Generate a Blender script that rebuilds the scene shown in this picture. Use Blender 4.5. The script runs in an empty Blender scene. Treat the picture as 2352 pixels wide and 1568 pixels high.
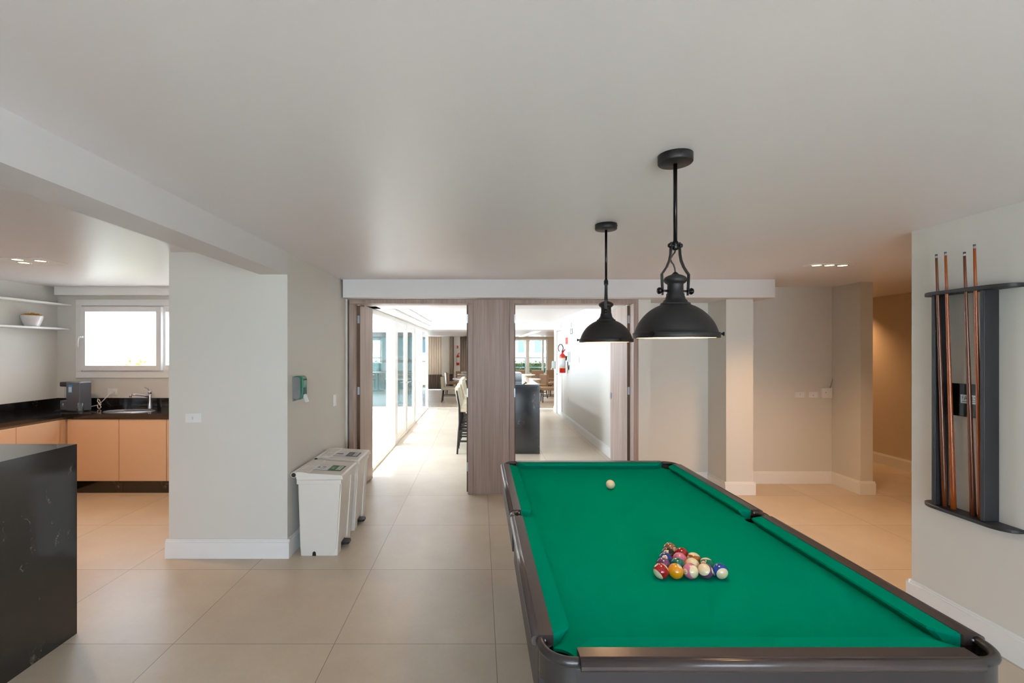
import bpy, bmesh, math, random
from mathutils import Vector, Matrix
random.seed(7)
C = bpy.context.scene.collection
scene = bpy.context.scene
PI = math.pi
R = math.radians

# ------------------------------------------------------------------ camera, world, sun, exposure
cd = bpy.data.cameras.new('camera'); cam = bpy.data.objects.new('camera', cd); C.objects.link(cam)
cam.location = (0, 0, 1.642); cam.rotation_euler = (R(90), 0, 0)
cd.sensor_width = 36.0; cd.lens = 36.0 * 1094 / 2352; cd.shift_x = 0.0315; cd.shift_y = 0.0081
cd.clip_start = 0.02; cd.clip_end = 200
scene.camera = cam

w = bpy.data.worlds.new('sky'); scene.world = w; w.use_nodes = True
bg = w.node_tree.nodes['Background']; bg.inputs[0].default_value = (0.66, 0.83, 1.0, 1); bg.inputs[1].default_value = 12.0

sd = bpy.data.lights.new('sun', 'SUN'); sun = bpy.data.objects.new('sun', sd); C.objects.link(sun)
sd.energy = 30.0; sd.angle = R(0.6); sd.color = (1.0, 0.98, 0.96)
sun.rotation_euler = Vector((-math.cos(R(59.3)), 0.0, math.sin(R(59.3)))).to_track_quat('Z', 'Y').to_euler()

def area(name, loc, rot, sx, sy, e, col, portal=False):
    d = bpy.data.lights.new(name, 'AREA'); o = bpy.data.objects.new(name, d); C.objects.link(o)
    d.shape = 'RECTANGLE'; d.size = sx; d.size_y = sy; d.energy = e; d.color = col
    o.location = loc; o.rotation_euler = rot
    if portal: d.cycles.is_portal = True
    return o
# sky portals at the openings, rear one added (they only guide sampling of the sky)
area('daylight_added_rear_glazing', (0.5, -2.95, 1.15), (R(90), 0, 0), 3.8, 2.1, 1, (1, 1, 1), True)
area('daylight_courtyard_glazing', (-1.62, 9.5, 1.15), (0, R(-90), 0), 2.1, 7.0, 1, (1, 1, 1), True)
area('daylight_kitchen_window', (-4.2, 6.2, 1.78), (R(-90), 0, 0), 1.6, 0.8, 1, (1, 1, 1), True)

def point_spot(name, loc, e, col, size, blend=1.0, rad=0.03, target=None):
    d = bpy.data.lights.new(name, 'SPOT'); o = bpy.data.objects.new(name, d); C.objects.link(o)
    d.energy = e; d.color = col; d.spot_size = R(size); d.spot_blend = blend; d.shadow_soft_size = rad
    o.location = loc
    if target: o.rotation_euler = (Vector(loc) - Vector(target)).to_track_quat('Z', 'Y').to_euler()
    return o

vs = scene.view_settings
scene.display_settings.display_device = 'sRGB'
vs.view_transform = 'Standard'; vs.look = 'None'; vs.gamma = 1.0; vs.use_curve_mapping = False
vs.exposure = 0.0

# ------------------------------------------------------------------ materials
def lin(c):
    return tuple(((x / 255) / 12.92 if x / 255 <= 0.04045 else ((x / 255 + 0.055) / 1.055) ** 2.4) for x in c) + (1,)
class NT:
    def __init__(s, name):
        s.m = bpy.data.materials.new(name); s.m.use_nodes = True; s.t = s.m.node_tree
        s.b = s.t.nodes['Principled BSDF']; s.out = s.t.nodes['Material Output']
    def n(s, typ, **kw):
        x = s.t.nodes.new(typ)
        for k, v in kw.items():
            if k.startswith('i_'):
                x.inputs[k[2:].replace('_', ' ')].default_value = v
            else: setattr(x, k, v)
        return x
    def l(s, a, b): s.t.links.new(a, b)
    def math(s, op, a, b=None, c=None):
        x = s.t.nodes.new('ShaderNodeMath'); x.operation = op
        for i, v in enumerate((a, b, c)):
            if v is None: continue
            if isinstance(v, (int, float)): x.inputs[i].default_value = v
            else: s.l(v, x.inputs[i])
        return x.outputs[0]
    def mix(s, fac, a, b):
        x = s.t.nodes.new('ShaderNodeMix'); x.data_type = 'RGBA'
        for i, v in ((0, fac), (6, a), (7, b)):
            if isinstance(v, (int, float)): x.inputs[i].default_value = v
            elif isinstance(v, tuple): x.inputs[i].default_value = v
            else: s.l(v, x.inputs[i])
        return x.outputs[2]
    def ramp(s, fac, stops):
        x = s.t.nodes.new('ShaderNodeValToRGB'); e = x.color_ramp.elements
        while len(e) < len(stops): e.new(0.5)
        for k, (p, c) in enumerate(stops): e[k].position = p; e[k].color = c
        s.l(fac, x.inputs[0]); return x.outputs[0]
    def coord(s, scale=(1, 1, 1), which='Object'):
        tc = s.t.nodes.new('ShaderNodeTexCoord'); mp = s.t.nodes.new('ShaderNodeMapping')
        mp.inputs['Scale'].default_value = scale; s.l(tc.outputs[which], mp.inputs[0]); return mp.outputs[0]
    def noise(s, vec, scale, detail=3, rough=0.5):
        x = s.t.nodes.new('ShaderNodeTexNoise'); s.l(vec, x.inputs['Vector'])
        x.inputs['Scale'].default_value = scale; x.inputs['Detail'].default_value = detail; x.inputs['Roughness'].default_value = rough
        return x.outputs['Fac']
    def bump(s, h, strength=0.1, dist=0.01):
        x = s.t.nodes.new('ShaderNodeBump'); x.inputs['Strength'].default_value = strength; x.inputs['Distance'].default_value = dist
        s.l(h, x.inputs['Height']); s.l(x.outputs[0], s.b.inputs['Normal'])

def simple(name, rgb, rough=0.5, metal=0.0, var=0.04, scale=8.0, bump=0.0, bscale=200, spec=0.5, coat=0.0):
    m = NT(name); v = m.coord(); f = m.noise(v, scale)
    c = lin(rgb); a = tuple(x * (1 - var) for x in c[:3]) + (1,); b = tuple(min(1, x * (1 + var)) for x in c[:3]) + (1,)
    m.l(m.mix(f, a, b), m.b.inputs['Base Color'])
    m.b.inputs['Roughness'].default_value = rough; m.b.inputs['Metallic'].default_value = metal
    m.b.inputs['Specular IOR Level'].default_value = spec; m.b.inputs['Coat Weight'].default_value = coat
    if bump: m.bump(m.noise(v, bscale), bump, 0.001)
    return m.m

def wood(name, c1, c2, rough=0.45, grain=(60, 60, 1.5), spec=0.4):
    m = NT(name); v = m.coord(grain)
    f = m.noise(v, 1.0, 6, 0.6); g = m.noise(m.coord((grain[0] * 0.15, grain[1] * 0.15, grain[2] * 0.4)), 1.0, 2)
    h = m.math('ADD', m.math('MULTIPLY', f, 0.65), m.math('MULTIPLY', g, 0.35))
    m.l(m.ramp(h, [(0.32, lin(c1)), (0.68, lin(c2))]), m.b.inputs['Base Color'])
    m.b.inputs['Roughness'].default_value = rough; m.b.inputs['Specular IOR Level'].default_value = spec
    m.bump(f, 0.08, 0.001)
    return m.m

def marble(name):
    m = NT(name); v = m.coord()
    wv = m.noise(v, 2.2, 4, 0.6)
    big = m.noise(v, 1.3, 2)
    vv = m.t.nodes.new('ShaderNodeVectorMath'); vv.operation = 'ADD'
    cx = m.t.nodes.new('ShaderNodeTexNoise'); cx.inputs['Scale'].default_value = 4.0; cx.inputs['Detail'].default_value = 9; cx.inputs['Roughness'].default_value = 0.65
    m.l(v, cx.inputs['Vector']); sc = m.t.nodes.new('ShaderNodeVectorMath'); sc.operation = 'SCALE'; sc.inputs['Scale'].default_value = 0.45
    m.l(cx.outputs['Color'], sc.inputs[0]); m.l(v, vv.inputs[0]); m.l(sc.outputs[0], vv.inputs[1])
    vo = m.t.nodes.new('ShaderNodeTexVoronoi'); vo.feature = 'DISTANCE_TO_EDGE'; vo.inputs['Scale'].default_value = 3.2
    mp = m.t.nodes.new('ShaderNodeMapping'); mp.inputs['Rotation'].default_value = (0.25, 0.35, 0.2); mp.inputs['Scale'].default_value = (1.5, 1.5, 0.45)
    m.l(vv.outputs[0], mp.inputs[0]); m.l(mp.outputs[0], vo.inputs['Vector'])
    line = m.ramp(vo.outputs['Distance'], [(0.0, (1, 1, 1, 1)), (0.022, (0, 0, 0, 1))])
    mask = m.ramp(m.noise(m.coord((1.4, 1.4, 0.6)), 5.0, 5, 0.7), [(0.56, (0, 0, 0, 1)), (0.68, (1, 1, 1, 1))])
    vein = m.math('MULTIPLY', m.math('MULTIPLY', line, mask), 0.6)
    base = m.mix(big, lin((16, 16, 17)), lin((34, 33, 33)))
    m.l(m.mix(vein, base, lin((190, 175, 155))), m.b.inputs['Base Color'])
    m.b.inputs['Roughness'].default_value = 0.11; m.b.inputs['Specular IOR Level'].default_value = 0.9
    return m.m

def tiles(name):
    m = NT(name); v = m.coord(); sp = m.t.nodes.new('ShaderNodeSeparateXYZ'); m.l(v, sp.inputs[0])
    ux = m.math('DIVIDE', m.math('SUBTRACT', sp.outputs[0], 0.0876), 0.9)
    uy = m.math('DIVIDE', m.math('SUBTRACT', sp.outputs[1], 2.661), 0.9)
    def edge(u):
        fr = m.math('FRACT', m.math('ADD', u, 100.5)); return m.math('ABSOLUTE', m.math('SUBTRACT', fr, 0.5))
    d = m.math('MINIMUM', edge(ux), edge(uy))
    grout = m.math('LESS_THAN', d, 0.0021)
    cb = m.t.nodes.new('ShaderNodeCombineXYZ'); m.l(m.math('ROUND', ux), cb.inputs[0]); m.l(m.math('ROUND', uy), cb.inputs[1])
    # per tile tone
    fl = m.t.nodes.new('ShaderNodeCombineXYZ'); m.l(m.math('FLOOR', ux), fl.inputs[0]); m.l(m.math('FLOOR', uy), fl.inputs[1])
    wn = m.t.nodes.new('ShaderNodeTexWhiteNoise'); m.l(fl.outputs[0], wn.inputs['Vector'])
    cloud = m.noise(v, 1.7, 6, 0.6); fine = m.noise(m.coord((1, 1, 1)), 40, 3)
    f = m.math('ADD', m.math('MULTIPLY', cloud, 0.7), m.math('ADD', m.math('MULTIPLY', wn.outputs['Value'], 0.16), m.math('MULTIPLY', fine, 0.14)))
    base = m.ramp(f, [(0.25, lin((187, 171, 150))), (0.75, lin((213, 199, 178)))])
    m.l(m.mix(grout, base, lin((130, 118, 106))), m.b.inputs['Base Color'])
    m.l(m.math('ADD', m.math('MULTIPLY', cloud, 0.12), 0.30), m.b.inputs['Roughness'])
    m.b.inputs['Specular IOR Level'].default_value = 0.45
    m.bump(m.math('SUBTRACT', 1.0, grout), 0.25, 0.002)
    return m.m

def glass(name, tint=(1, 1, 1, 1), refl=0.08, rough=0.0):
    m = NT(name); t = m.t; t.nodes.remove(m.b)
    tr = t.nodes.new('ShaderNodeBsdfTransparent'); tr.inputs[0].default_value = tint
    gl = t.nodes.new('ShaderNodeBsdfGlossy'); gl.inputs['Roughness'].default_value = rough
    lw = t.nodes.new('ShaderNodeLayerWeight'); lw.inputs['Blend'].default_value = 0.25
    mx = t.nodes.new('ShaderNodeMixShader'); f = m.math('ADD', m.math('MULTIPLY', lw.outputs['Fresnel'], 0.5), refl * 0.3)
    m.l(f, mx.inputs[0]); m.l(tr.outputs[0], mx.inputs[1]); m.l(gl.outputs[0], mx.inputs[2]); m.l(mx.outputs[0], m.out.inputs[0])
    return m.m
def emit(name, rgb, strength):
    m = NT(name); m.b.inputs['Base Color'].default_value = lin(rgb)
    m.b.inputs['Emission Color'].default_value = lin(rgb); m.b.inputs['Emission Strength'].default_value = strength
    return m.m
def leafy(name, c1, c2):
    m = NT(name); f = m.noise(m.coord(), 14, 4, 0.7)
    m.l(m.ramp(f, [(0.35, lin(c1)), (0.65, lin(c2))]), m.b.inputs['Base Color']); m.b.inputs['Roughness'].default_value = 0.6
    return m.m

M = {}
M['wall'] = simple('wall_paint', (218, 214, 205), 0.5, var=0.012, scale=1.5, bump=0.03, bscale=300, spec=0.45)
M['ceil'] = simple('ceiling_paint', (230, 224, 224), 0.40, var=0.01, scale=1.0, spec=0.5)
M['beam'] = simple('beam_paint', (222, 218, 216), 0.55, var=0.01, scale=1.5, spec=0.2)
M['beige'] = simple('hall_paint', (212, 196, 174), 0.65, var=0.012, scale=1.5, spec=0.3)
M['white'] = simple('white_trim', (236, 234, 230), 0.4, var=0.01, spec=0.4)
M['floor'] = tiles('porcelain_tiles')
M['pave'] = simple('pale_paving', (225, 224, 220), 0.7, var=0.04, scale=3)
M['wood'] = wood('door_veneer', (142, 120, 108), (182, 160, 149))
M['woodd'] = simple('door_edge_brown', (96, 72, 50), 0.5, var=0.1, scale=20)
M['marble'] = marble('black_marble')
M['cab'] = simple('cabinet_laminate', (214, 182, 152), 0.45, var=0.015, scale=3)
M['cabgap'] = simple('cabinet_channel', (120, 100, 76), 0.5)
M['glass'] = glass('window_glass')
M['glassteal'] = simple('teal_facade_glass', (34, 62, 64), 0.08, var=0.15, scale=1.5)
M['glassaqua'] = simple('aqua_facade_glass', (66, 92, 96), 0.1, var=0.12, scale=2)
M['tealdark'] = simple('teal_dark_frame', (26, 48, 48), 0.4)
M['plastic'] = simple('white_plastic', (228, 224, 216), 0.35, var=0.01)
M['binw'] = simple('bin_plastic', (226, 220, 210), 0.38, var=0.015, bump=0.03, bscale=150)
M['plate'] = simple('socket_plastic', (232, 232, 230), 0.35)
M['dark'] = simple('dark_hole', (25, 20, 20), 0.6)
M['black'] = simple('black_plastic', (28, 27, 27), 0.4)
M['felt'] = simple('green_felt', (0, 138, 110), 0.95, var=0.05, scale=3, bump=0.06, bscale=900, spec=0.0)
M['rail'] = simple('dark_rail_laminate', (66, 56, 54), 0.28, var=0.08, scale=3, spec=0.6)
M['rubber'] = simple('pocket_rubber', (46, 43, 42), 0.3, var=0.05, spec=0.6)
M['bag'] = simple('pocket_bag', (18, 17, 19), 0.7)
M['apron'] = simple('apron_laminate', (44, 37, 38), 0.4, var=0.08)
M['lampb'] = simple('matte_black_metal', (40, 38, 38), 0.48, metal=0.35, var=0.1, scale=30, bump=0.03)
M['lampk'] = simple('gloss_black_metal', (26, 24, 24), 0.25, metal=0.5)
M['lampi'] = simple('lamp_inner_white', (240, 225, 205), 0.5)
M['bulb'] = emit('warm_bulb', (255, 205, 150), 9.0)
M['spotw'] = emit('warm_downlight', (255, 214, 160), 8.0)
M['strip'] = emit('warm_strip', (255, 236, 214), 20.0)
M['chrome'] = simple('chrome', (200, 200, 205), 0.12, metal=1.0)
M['steel'] = simple('steel', (170, 172, 176), 0.3, metal=0.9)
M['rack'] = simple('rack_charcoal', (38, 38, 40), 0.45, var=0.1, scale=10)
M['cue1'] = wood('cue_brown', (88, 44, 24), (120, 66, 38), 0.22, (80, 80, 2), 0.6)
M['cue2'] = wood('cue_orange', (140, 62, 20), (172, 88, 36), 0.2, (80, 80, 2), 0.6)
M['cuetip'] = simple('cue_tip', (60, 62, 80), 0.6)
M['ferrule'] = simple('cue_ferrule', (160, 150, 150), 0.4)
M['cream'] = simple('cream_leather', (226, 216, 190), 0.5, var=0.03)
M['tan'] = simple('tan_leather', (150, 122, 94), 0.45, var=0.06)
M['olive'] = simple('taupe_leather', (160, 148, 122), 0.5, var=0.05)
M['legs'] = simple('dark_chair_legs', (44, 38, 34), 0.4)
M['tabletop'] = simple('white_tabletop', (232, 226, 222), 0.25)
M['red'] = simple('red_enamel', (206, 28, 18), 0.3)
M['redpale'] = simple('red_sign', (222, 60, 40), 0.5)
M['yellow'] = simple('yellow_band', (230, 190, 40), 0.5)
M['paper'] = simple('white_label', (225, 225, 228), 0.5)
M['ink'] = simple('black_ink', (30, 28, 28), 0.5)
M['green'] = simple('green_label', (30, 105, 50), 0.4)
M['grey'] = simple('grey_label', (88, 86, 88), 0.4)
M['blue'] = simple('blue_sticker', (40, 160, 235), 0.4)
M['paleblue'] = simple('pale_sticker', (205, 225, 240), 0.4)
M['purif'] = simple('graphite_plastic', (92, 96, 104), 0.3, var=0.06)
M['gplas'] = NT('green_clear_plastic').m
_b = M['gplas'].node_tree.nodes['Principled BSDF']; _b.inputs['Base Color'].default_value = lin((64, 150, 118)); _b.inputs['Roughness'].default_value = 0.06; _b.inputs['Transmission Weight'].default_value = 0.55; _b.inputs['IOR'].default_value = 1.3
M['dispg'] = simple('grey_side_panel', (120, 120, 118), 0.5)
M['clear'] = glass('clear_glass', (0.93, 0.95, 0.97, 1), 0.3)
M['potw'] = simple('glazed_white_bowl', (226, 222, 220), 0.15)
M['snack'] = leafy('dried_flowers', (150, 95, 30), (225, 165, 60))
M['hedge'] = leafy('hedge_leaves', (10, 36, 14), (60, 84, 26))
M['hedgey'] = leafy('yellow_leaves', (96, 88, 8), (150, 140, 24))
M['stucco'] = simple('pale_outdoor_wall', (226, 228, 216), 0.8, var=0.02)
M['terra'] = simple('terracotta', (200, 110, 95), 0.7)
M['bldg'] = simple('far_building', (205, 212, 220), 0.8, var=0.1, scale=0.4)
def cloth(name, rgb):
    m = NT(name); tl = m.t.nodes.new('ShaderNodeBsdfTranslucent'); tl.inputs[0].default_value = lin(rgb); mx = m.t.nodes.new('ShaderNodeMixShader'); mx.inputs[0].default_value = 0.45
    f = m.noise(m.coord((30, 30, 1)), 1.0, 3); c = lin(rgb); m.l(m.mix(f, tuple(x * 0.92 for x in c[:3]) + (1,), c), m.b.inputs['Base Color']); m.b.inputs['Roughness'].default_value = 0.85
    m.l(m.b.outputs[0], mx.inputs[1]); m.l(tl.outputs[0], mx.inputs[2]); m.l(mx.outputs[0], m.out.inputs[0]); return m.m
M['curt'] = cloth('sheer_curtain', (232, 220, 206))
M['curtb'] = cloth('curtain_hem', (150, 134, 124))
M['silver'] = simple('silver_plate', (190, 198, 195), 0.35, metal=0.3)
M['trunk'] = simple('palm_trunk', (120, 105, 85), 0.8)

# ------------------------------------------------------------------ geometry helpers
class MB:
    def __init__(s, o=(0, 0, 0)):
        s.bm = bmesh.new(); s.o = Vector(o)
    def box(s, x0, x1, y0, y1, z0, z1, bev=0, seg=2, mi=0):
        b = bmesh.new(); bmesh.ops.create_cube(b, size=1)
        for v in b.verts: v.co = Vector(((x0 + x1) / 2 + v.co.x * (x1 - x0), (y0 + y1) / 2 + v.co.y * (y1 - y0), (z0 + z1) / 2 + v.co.z * (z1 - z0)))
        if bev: bmesh.ops.bevel(b, geom=list(b.edges), offset=bev, segments=seg, profile=0.5, affect='EDGES')
        return s.merge(b, mi)
    def merge(s, b, mi=0, mat=None):
        if mat is not None: b.transform(mat)
        mp = {}
        for v in b.verts: mp[v] = s.bm.verts.new(v.co)
        for f in b.faces:
            try:
                nf = s.bm.faces.new([mp[v] for v in f.verts]); nf.material_index = mi; nf.smooth = f.smooth
            except ValueError: pass
        b.free(); return s
    def lathe(s, prof, c=(0, 0, 0), n=48, axis='Z', mi=0, cap=True, mat=None):
        b = bmesh.new(); rings = []
        for r, z in prof:
            if r < 1e-6: rings.append([b.verts.new((0, 0, z))])
            else: rings.append([b.verts.new((r * math.cos(2 * PI * k / n), r * math.sin(2 * PI * k / n), z)) for k in range(n)])
        for a, d in zip(rings, rings[1:]):
            for k in range(n):
                k2 = (k + 1) % n
                if len(a) == 1 and len(d) == 1: continue
                if len(a) == 1: q = [a[0], d[k2], d[k]]
                elif len(d) == 1: q = [a[k], a[k2], d[0]]
                else: q = [a[k], a[k2], d[k2], d[k]]
                f = b.faces.new(q); f.smooth = True
        if cap:
            for r_, flip in ((rings[0], True), (rings[-1], False)):
                if len(r_) > 1: b.faces.new(r_[::-1] if flip else r_)
        bmesh.ops.recalc_face_normals(b, faces=b.faces)
        if mat is None:
            rot = {'Z': Matrix(), 'X': Matrix.Rotation(R(90), 4, 'Y'), 'Y': Matrix.Rotation(R(-90), 4, 'X')}[axis]
            mat = Matrix.Translation(c) @ rot
        return s.merge(b, mi, mat)
    def cyl(s, r, p, q, n=24, mi=0, r2=None):
        p, q = Vector(p), Vector(q); d = q - p; L = d.length
        mat = Matrix.Translation(p) @ d.to_track_quat('Z', 'Y').to_matrix().to_4x4()
        return s.lathe([(r, 0), (r2 if r2 is not None else r, L)], n=n, mi=mi, mat=mat)
    def ball(s, r, c, seg=24, sc=(1, 1, 1), mi=0):
        b = bmesh.new(); bmesh.ops.create_uvsphere(b, u_segments=seg, v_segments=seg // 2, radius=r)
        for f in b.faces: f.smooth = True
        return s.merge(b, mi, Matrix.Translation(c) @ Matrix.Diagonal((*sc, 1)))
    def prism(s, pts, z0, z1, axis='Z', mi=0, bev=0):
        """extrude a 2D polygon; axis Z: (x,y); axis Y: (x,z) along y; axis X: (y,z) along x"""
        b = bmesh.new()
        def P(p, t):
            return {'Z': (p[0], p[1], t), 'Y': (p[0], t, p[1]), 'X': (t, p[0], p[1])}[axis]
        lo = [b.verts.new(P(p, z0)) for p in pts]; hi = [b.verts.new(P(p, z1)) for p in pts]; n = len(pts)
        b.faces.new(lo[::-1]); b.faces.new(hi)
        for k in range(n): b.faces.new([lo[k], lo[(k + 1) % n], hi[(k + 1) % n], hi[k]])
        bmesh.ops.recalc_face_normals(b, faces=b.faces)
        if bev: bmesh.ops.bevel(b, geom=list(b.edges), offset=bev, segments=2, profile=0.5, affect='EDGES')
        return s.merge(b, mi)
    def tube(s, pts, r, n=12, mi=0, closed=False):
        pts = [Vector(p) for p in pts]; b = bmesh.new(); rings = []
        up = None
        for i, p in enumerate(pts):
            if closed: d = pts[(i + 1) % len(pts)] - pts[i - 1]
            else: d = pts[min(i + 1, len(pts) - 1)] - pts[max(i - 1, 0)]
            d.normalize()
            if up is None:
                up = Vector((0, 0, 1)) if abs(d.z) < 0.9 else Vector((1, 0, 0))
            side = d.cross(up).normalized(); up = side.cross(d).normalized()
            rr = r[i] if isinstance(r, (list, tuple)) else r
            rings.append([b.verts.new(p + rr * (math.cos(2 * PI * k / n) * side + math.sin(2 * PI * k / n) * up)) for k in range(n)])
        m_ = len(rings)
        for i in range(m_ if closed else m_ - 1):
            a, c = rings[i], rings[(i + 1) % m_]
            for k in range(n):
                f = b.faces.new([a[k], a[(k + 1) % n], c[(k + 1) % n], c[k]]); f.smooth = True
        if not closed: b.faces.new(rings[0][::-1]); b.faces.new(rings[-1])
        bmesh.ops.recalc_face_normals(b, faces=b.faces)
        return s.merge(b, mi)
    def quad(s, pts, mi=0):
        vs_ = [s.bm.verts.new(p) for p in pts]; f = s.bm.faces.new(vs_); f.material_index = mi; return s
    def build(s, name, mat, parent=None, smooth=None, label=None):
        for e in s.bm.edges:
            if len(e.link_faces) == 2 and e.calc_face_angle(0) > R(32): e.smooth = False
        for v in s.bm.verts: v.co -= s.o
        me = bpy.data.meshes.new(name); s.bm.to_mesh(me); s.bm.free()
        for m in (mat if isinstance(mat, (list, tuple)) else [mat]): me.materials.append(m)
        o = bpy.data.objects.new(name, me); C.objects.link(o)
        if parent is not None: o.parent = parent
        else: o.location = s.o
        if label: o['label'] = label
        return o
def rounded(pts, rs, seg=6):
    """round the corners of a 2D polygon"""
    out = []; n = len(pts)
    for i in range(n):
        p = Vector(pts[i]); a = Vector(pts[i - 1]); b = Vector(pts[(i + 1) % n]); r = rs[i] if isinstance(rs, (list, tuple)) else rs
        if r <= 0: out.append(tuple(p)); continue
        u = (a - p).normalized() * r; v = (b - p).normalized() * r
        for k in range(seg + 1):
            t = k / seg; out.append(tuple((1 - t) ** 2 * (p + u) + 2 * t * (1 - t) * p + t * t * (p + v)))
    return out
def thing(name, label, cat, loc=(0, 0, 0), rotz=0, group=None):
    o = bpy.data.objects.new(name, None); C.objects.link(o); o.location = loc; o.rotation_euler = (0, 0, rotz)
    o.empty_display_size = 0.05
    o['label'] = label; o['category'] = cat
    if group: o['group'] = group
    return o
def tag(o, label, cat, group=None):
    o['label'] = label; o['category'] = cat
    if group: o['group'] = group
    return o
def struct(name, mb, mat, label=None):
    o = mb.build(name, mat); o['kind'] = 'structure'
    if label: o['label'] = label
    return o
def S(name, x0, x1, y0, y1, z0, z1, mat=None, bev=0):
    return struct(name, MB(((x0 + x1) / 2, (y0 + y1) / 2, z0)).box(x0, x1, y0, y1, z0, z1, bev), mat or M['wall'])
def dup(root, loc, rotz, label=None, group=None):
    r = root.copy(); C.objects.link(r); r.location = loc; r.rotation_euler = (0, 0, rotz)
    if label: r['label'] = label
    if group: r['group'] = group
    for ch in [o for o in bpy.data.objects if o.parent is root]:
        c = ch.copy(); C.objects.link(c); c.parent = r
        for g in [o for o in bpy.data.objects if o.parent is ch]:
            d = g.copy(); C.objects.link(d); d.parent = c
    return r
def text_mesh(txt, size, depth=0.0, align='CENTER'):
    cu = bpy.data.curves.new('txt', 'FONT'); cu.body = txt; cu.size = size; cu.align_x = align; cu.align_y = 'CENTER'; cu.extrude = depth
    cu.resolution_u = 3
    o = bpy.data.objects.new('txt', cu); C.objects.link(o)
    dg = bpy.context.evaluated_depsgraph_get(); dg.update()
    me = bpy.data.meshes.new_from_object(o.evaluated_get(dg))
    bpy.data.objects.remove(o); bpy.data.curves.remove(cu)
    b = bmesh.new(); b.from_mesh(me); bpy.data.meshes.remove(me)
    return b
def basis(o, right, up):
    right = Vector(right).normalized(); up = Vector(up).normalized(); nrm = right.cross(up)
    m = Matrix((right, up, nrm)).transposed().to_4x4(); return Matrix.Translation(o) @ m

ZC = 2.413
# ------------------------------------------------------------------ the shell
fl = MB()
fl.box(-5.6, 6.3, -3.3, 6.1, -0.1, 0.0)
fl.box(-1.50, 6.3, 6.1, 13.5, -0.1, 0.0)
fl.box(-5.2, 6.3, 13.5, 21.2, -0.1, 0.0)
struct('floor', fl, M['floor'])
S('floor_courtyard', -12, -1.50, 6.1, 13.1, -0.14, -0.04, M['pave'])
S('ground_outside', -30, 30, 21.2, 60, -0.3, -0.12, M['pave'])
S('ground_rear', -30, 30, -30, -3.3, -0.3, -0.12, M['pave'])
ce = MB()
ce.box(-5.6, 6.3, -3.3, 6.1, ZC, ZC + 0.2)
ce.box(-2.60, 6.3, 6.1, 13.2, ZC, ZC + 0.2)  # runs past the glazing as an added overhang, limits daylight on the corridor floor
struct('ceiling', ce, M['ceil'])
S('ceiling_far', -5.2, 6.3, 13.5, 21.2, 2.21, ZC + 0.2, M['ceil'])
# beams
S('beam_left', -1.741, -1.52, -3.2, 3.765, 2.237, ZC, M['beam'])
bm_ = MB((1, 5.5, 2.214)); bm_.box(-1.50, 3.236, 5.22, 5.62, 2.214, ZC); bm_.box(1.80, 3.1, 5.62, 5.86, 2.214, ZC)
struct('beam_doorway', bm_, M['beam'])
S('beam_soffit', -1.45, 1.99, 5.62, 6.5, 2.2, ZC, M['beam'])
# left block between kitchen and games room
S('wall_left', -2.457, -1.52, 3.765, 5.40, 0, ZC)
S('wall_kitchen_right', -2.457, -1.50, 5.40, 6.08, 0, ZC)
# kitchen back wall with window hole (X -4.99..-3.05, Z 1.31..2.25)
k = MB((-4.4, 6.0, 0))
k.box(-5.4, -2.457, 5.93, 6.08, 0, 1.33); k.box(-5.4, -2.457, 5.93, 6.08, 2.23, ZC)
k.box(-5.4, -4.96, 5.93, 6.08, 1.33, 2.23); k.box(-3.07, -2.457, 5.93, 6.08, 1.33, 2.23)
struct('wall_kitchen_back', k, M['wall'])
S('wall_kitchen_left', -5.42, -5.26, -3.3, 6.08, 0, ZC)
S('trim_curtain_box', -5.185, -2.457, 5.80, 5.93, 2.31, ZC, M['white'])
# right wall with the cue rack
S('wall_right', 2.82, 3.0, -3.3, 3.11, 0, ZC)
S('wall_right_return', 3.0, 6.0, 2.95, 3.11, 0, ZC)
# door wall pieces
S('wall_doorway_right', 1.80, 1.94, 5.40, 5.86, 0, 2.214)
S('wall_niche', 1.94, 2.794, 5.83, 5.98, 0, 2.214)
S('wall_column', 2.794, 3.10, 5.40, 5.98, 0, 2.214)
S('wall_hall', 3.10, 4.333, 5.86, 6.01, 0, ZC)
S('wall_hall_pier', 4.333, 4.473, 5.42, 8.9, 0, ZC)
S('wall_hall_right', 5.80, 5.95, 3.11, 8.9, 0, ZC, M['beige'])
S('wall_hall_end', 4.333, 5.95, 8.9, 9.05, 0, ZC, M['beige'])
# corridor beyond the doors
S('wall_corridor_right', 1.99, 2.15, 5.98, 11.55, 0, ZC)
S('wall_corridor_left', -1.60, -1.45, 5.98, 6.12, 0, ZC)
k = MB((2.07, 12, 0)); k.box(1.99, 2.15, 11.55, 12.35, 2.12, ZC); k.box(1.99, 2.15, 12.35, 12.75, 0, ZC); k.box(2.11, 2.15, 11.55, 12.35, 0, 2.12)
struct('wall_corridor_end', k, M['wall'])
S('wall_far_right_return', 2.15, 6.3, 12.6, 12.75, 0, ZC, M['beige'])
S('beam_far', -1.45, 6.3, 13.35, 13.5, 2.21, ZC, M['white'])
S('beam_over_glass', -1.60, -1.335, 6.12, 13.35, 2.2, ZC, M['white'])
# unseen rear of the room; its glazed opening is added for daylight
k = MB((0, -3.2, 0)); k.box(-5.4, -1.3, -3.3, -3.1, 0, ZC); k.box(-1.3, 2.4, -3.3, -3.1, 2.25, ZC); k.box(2.4, 3.0, -3.3, -3.1, 0, ZC)
struct('wall_rear', k, M['wall'])

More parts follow.
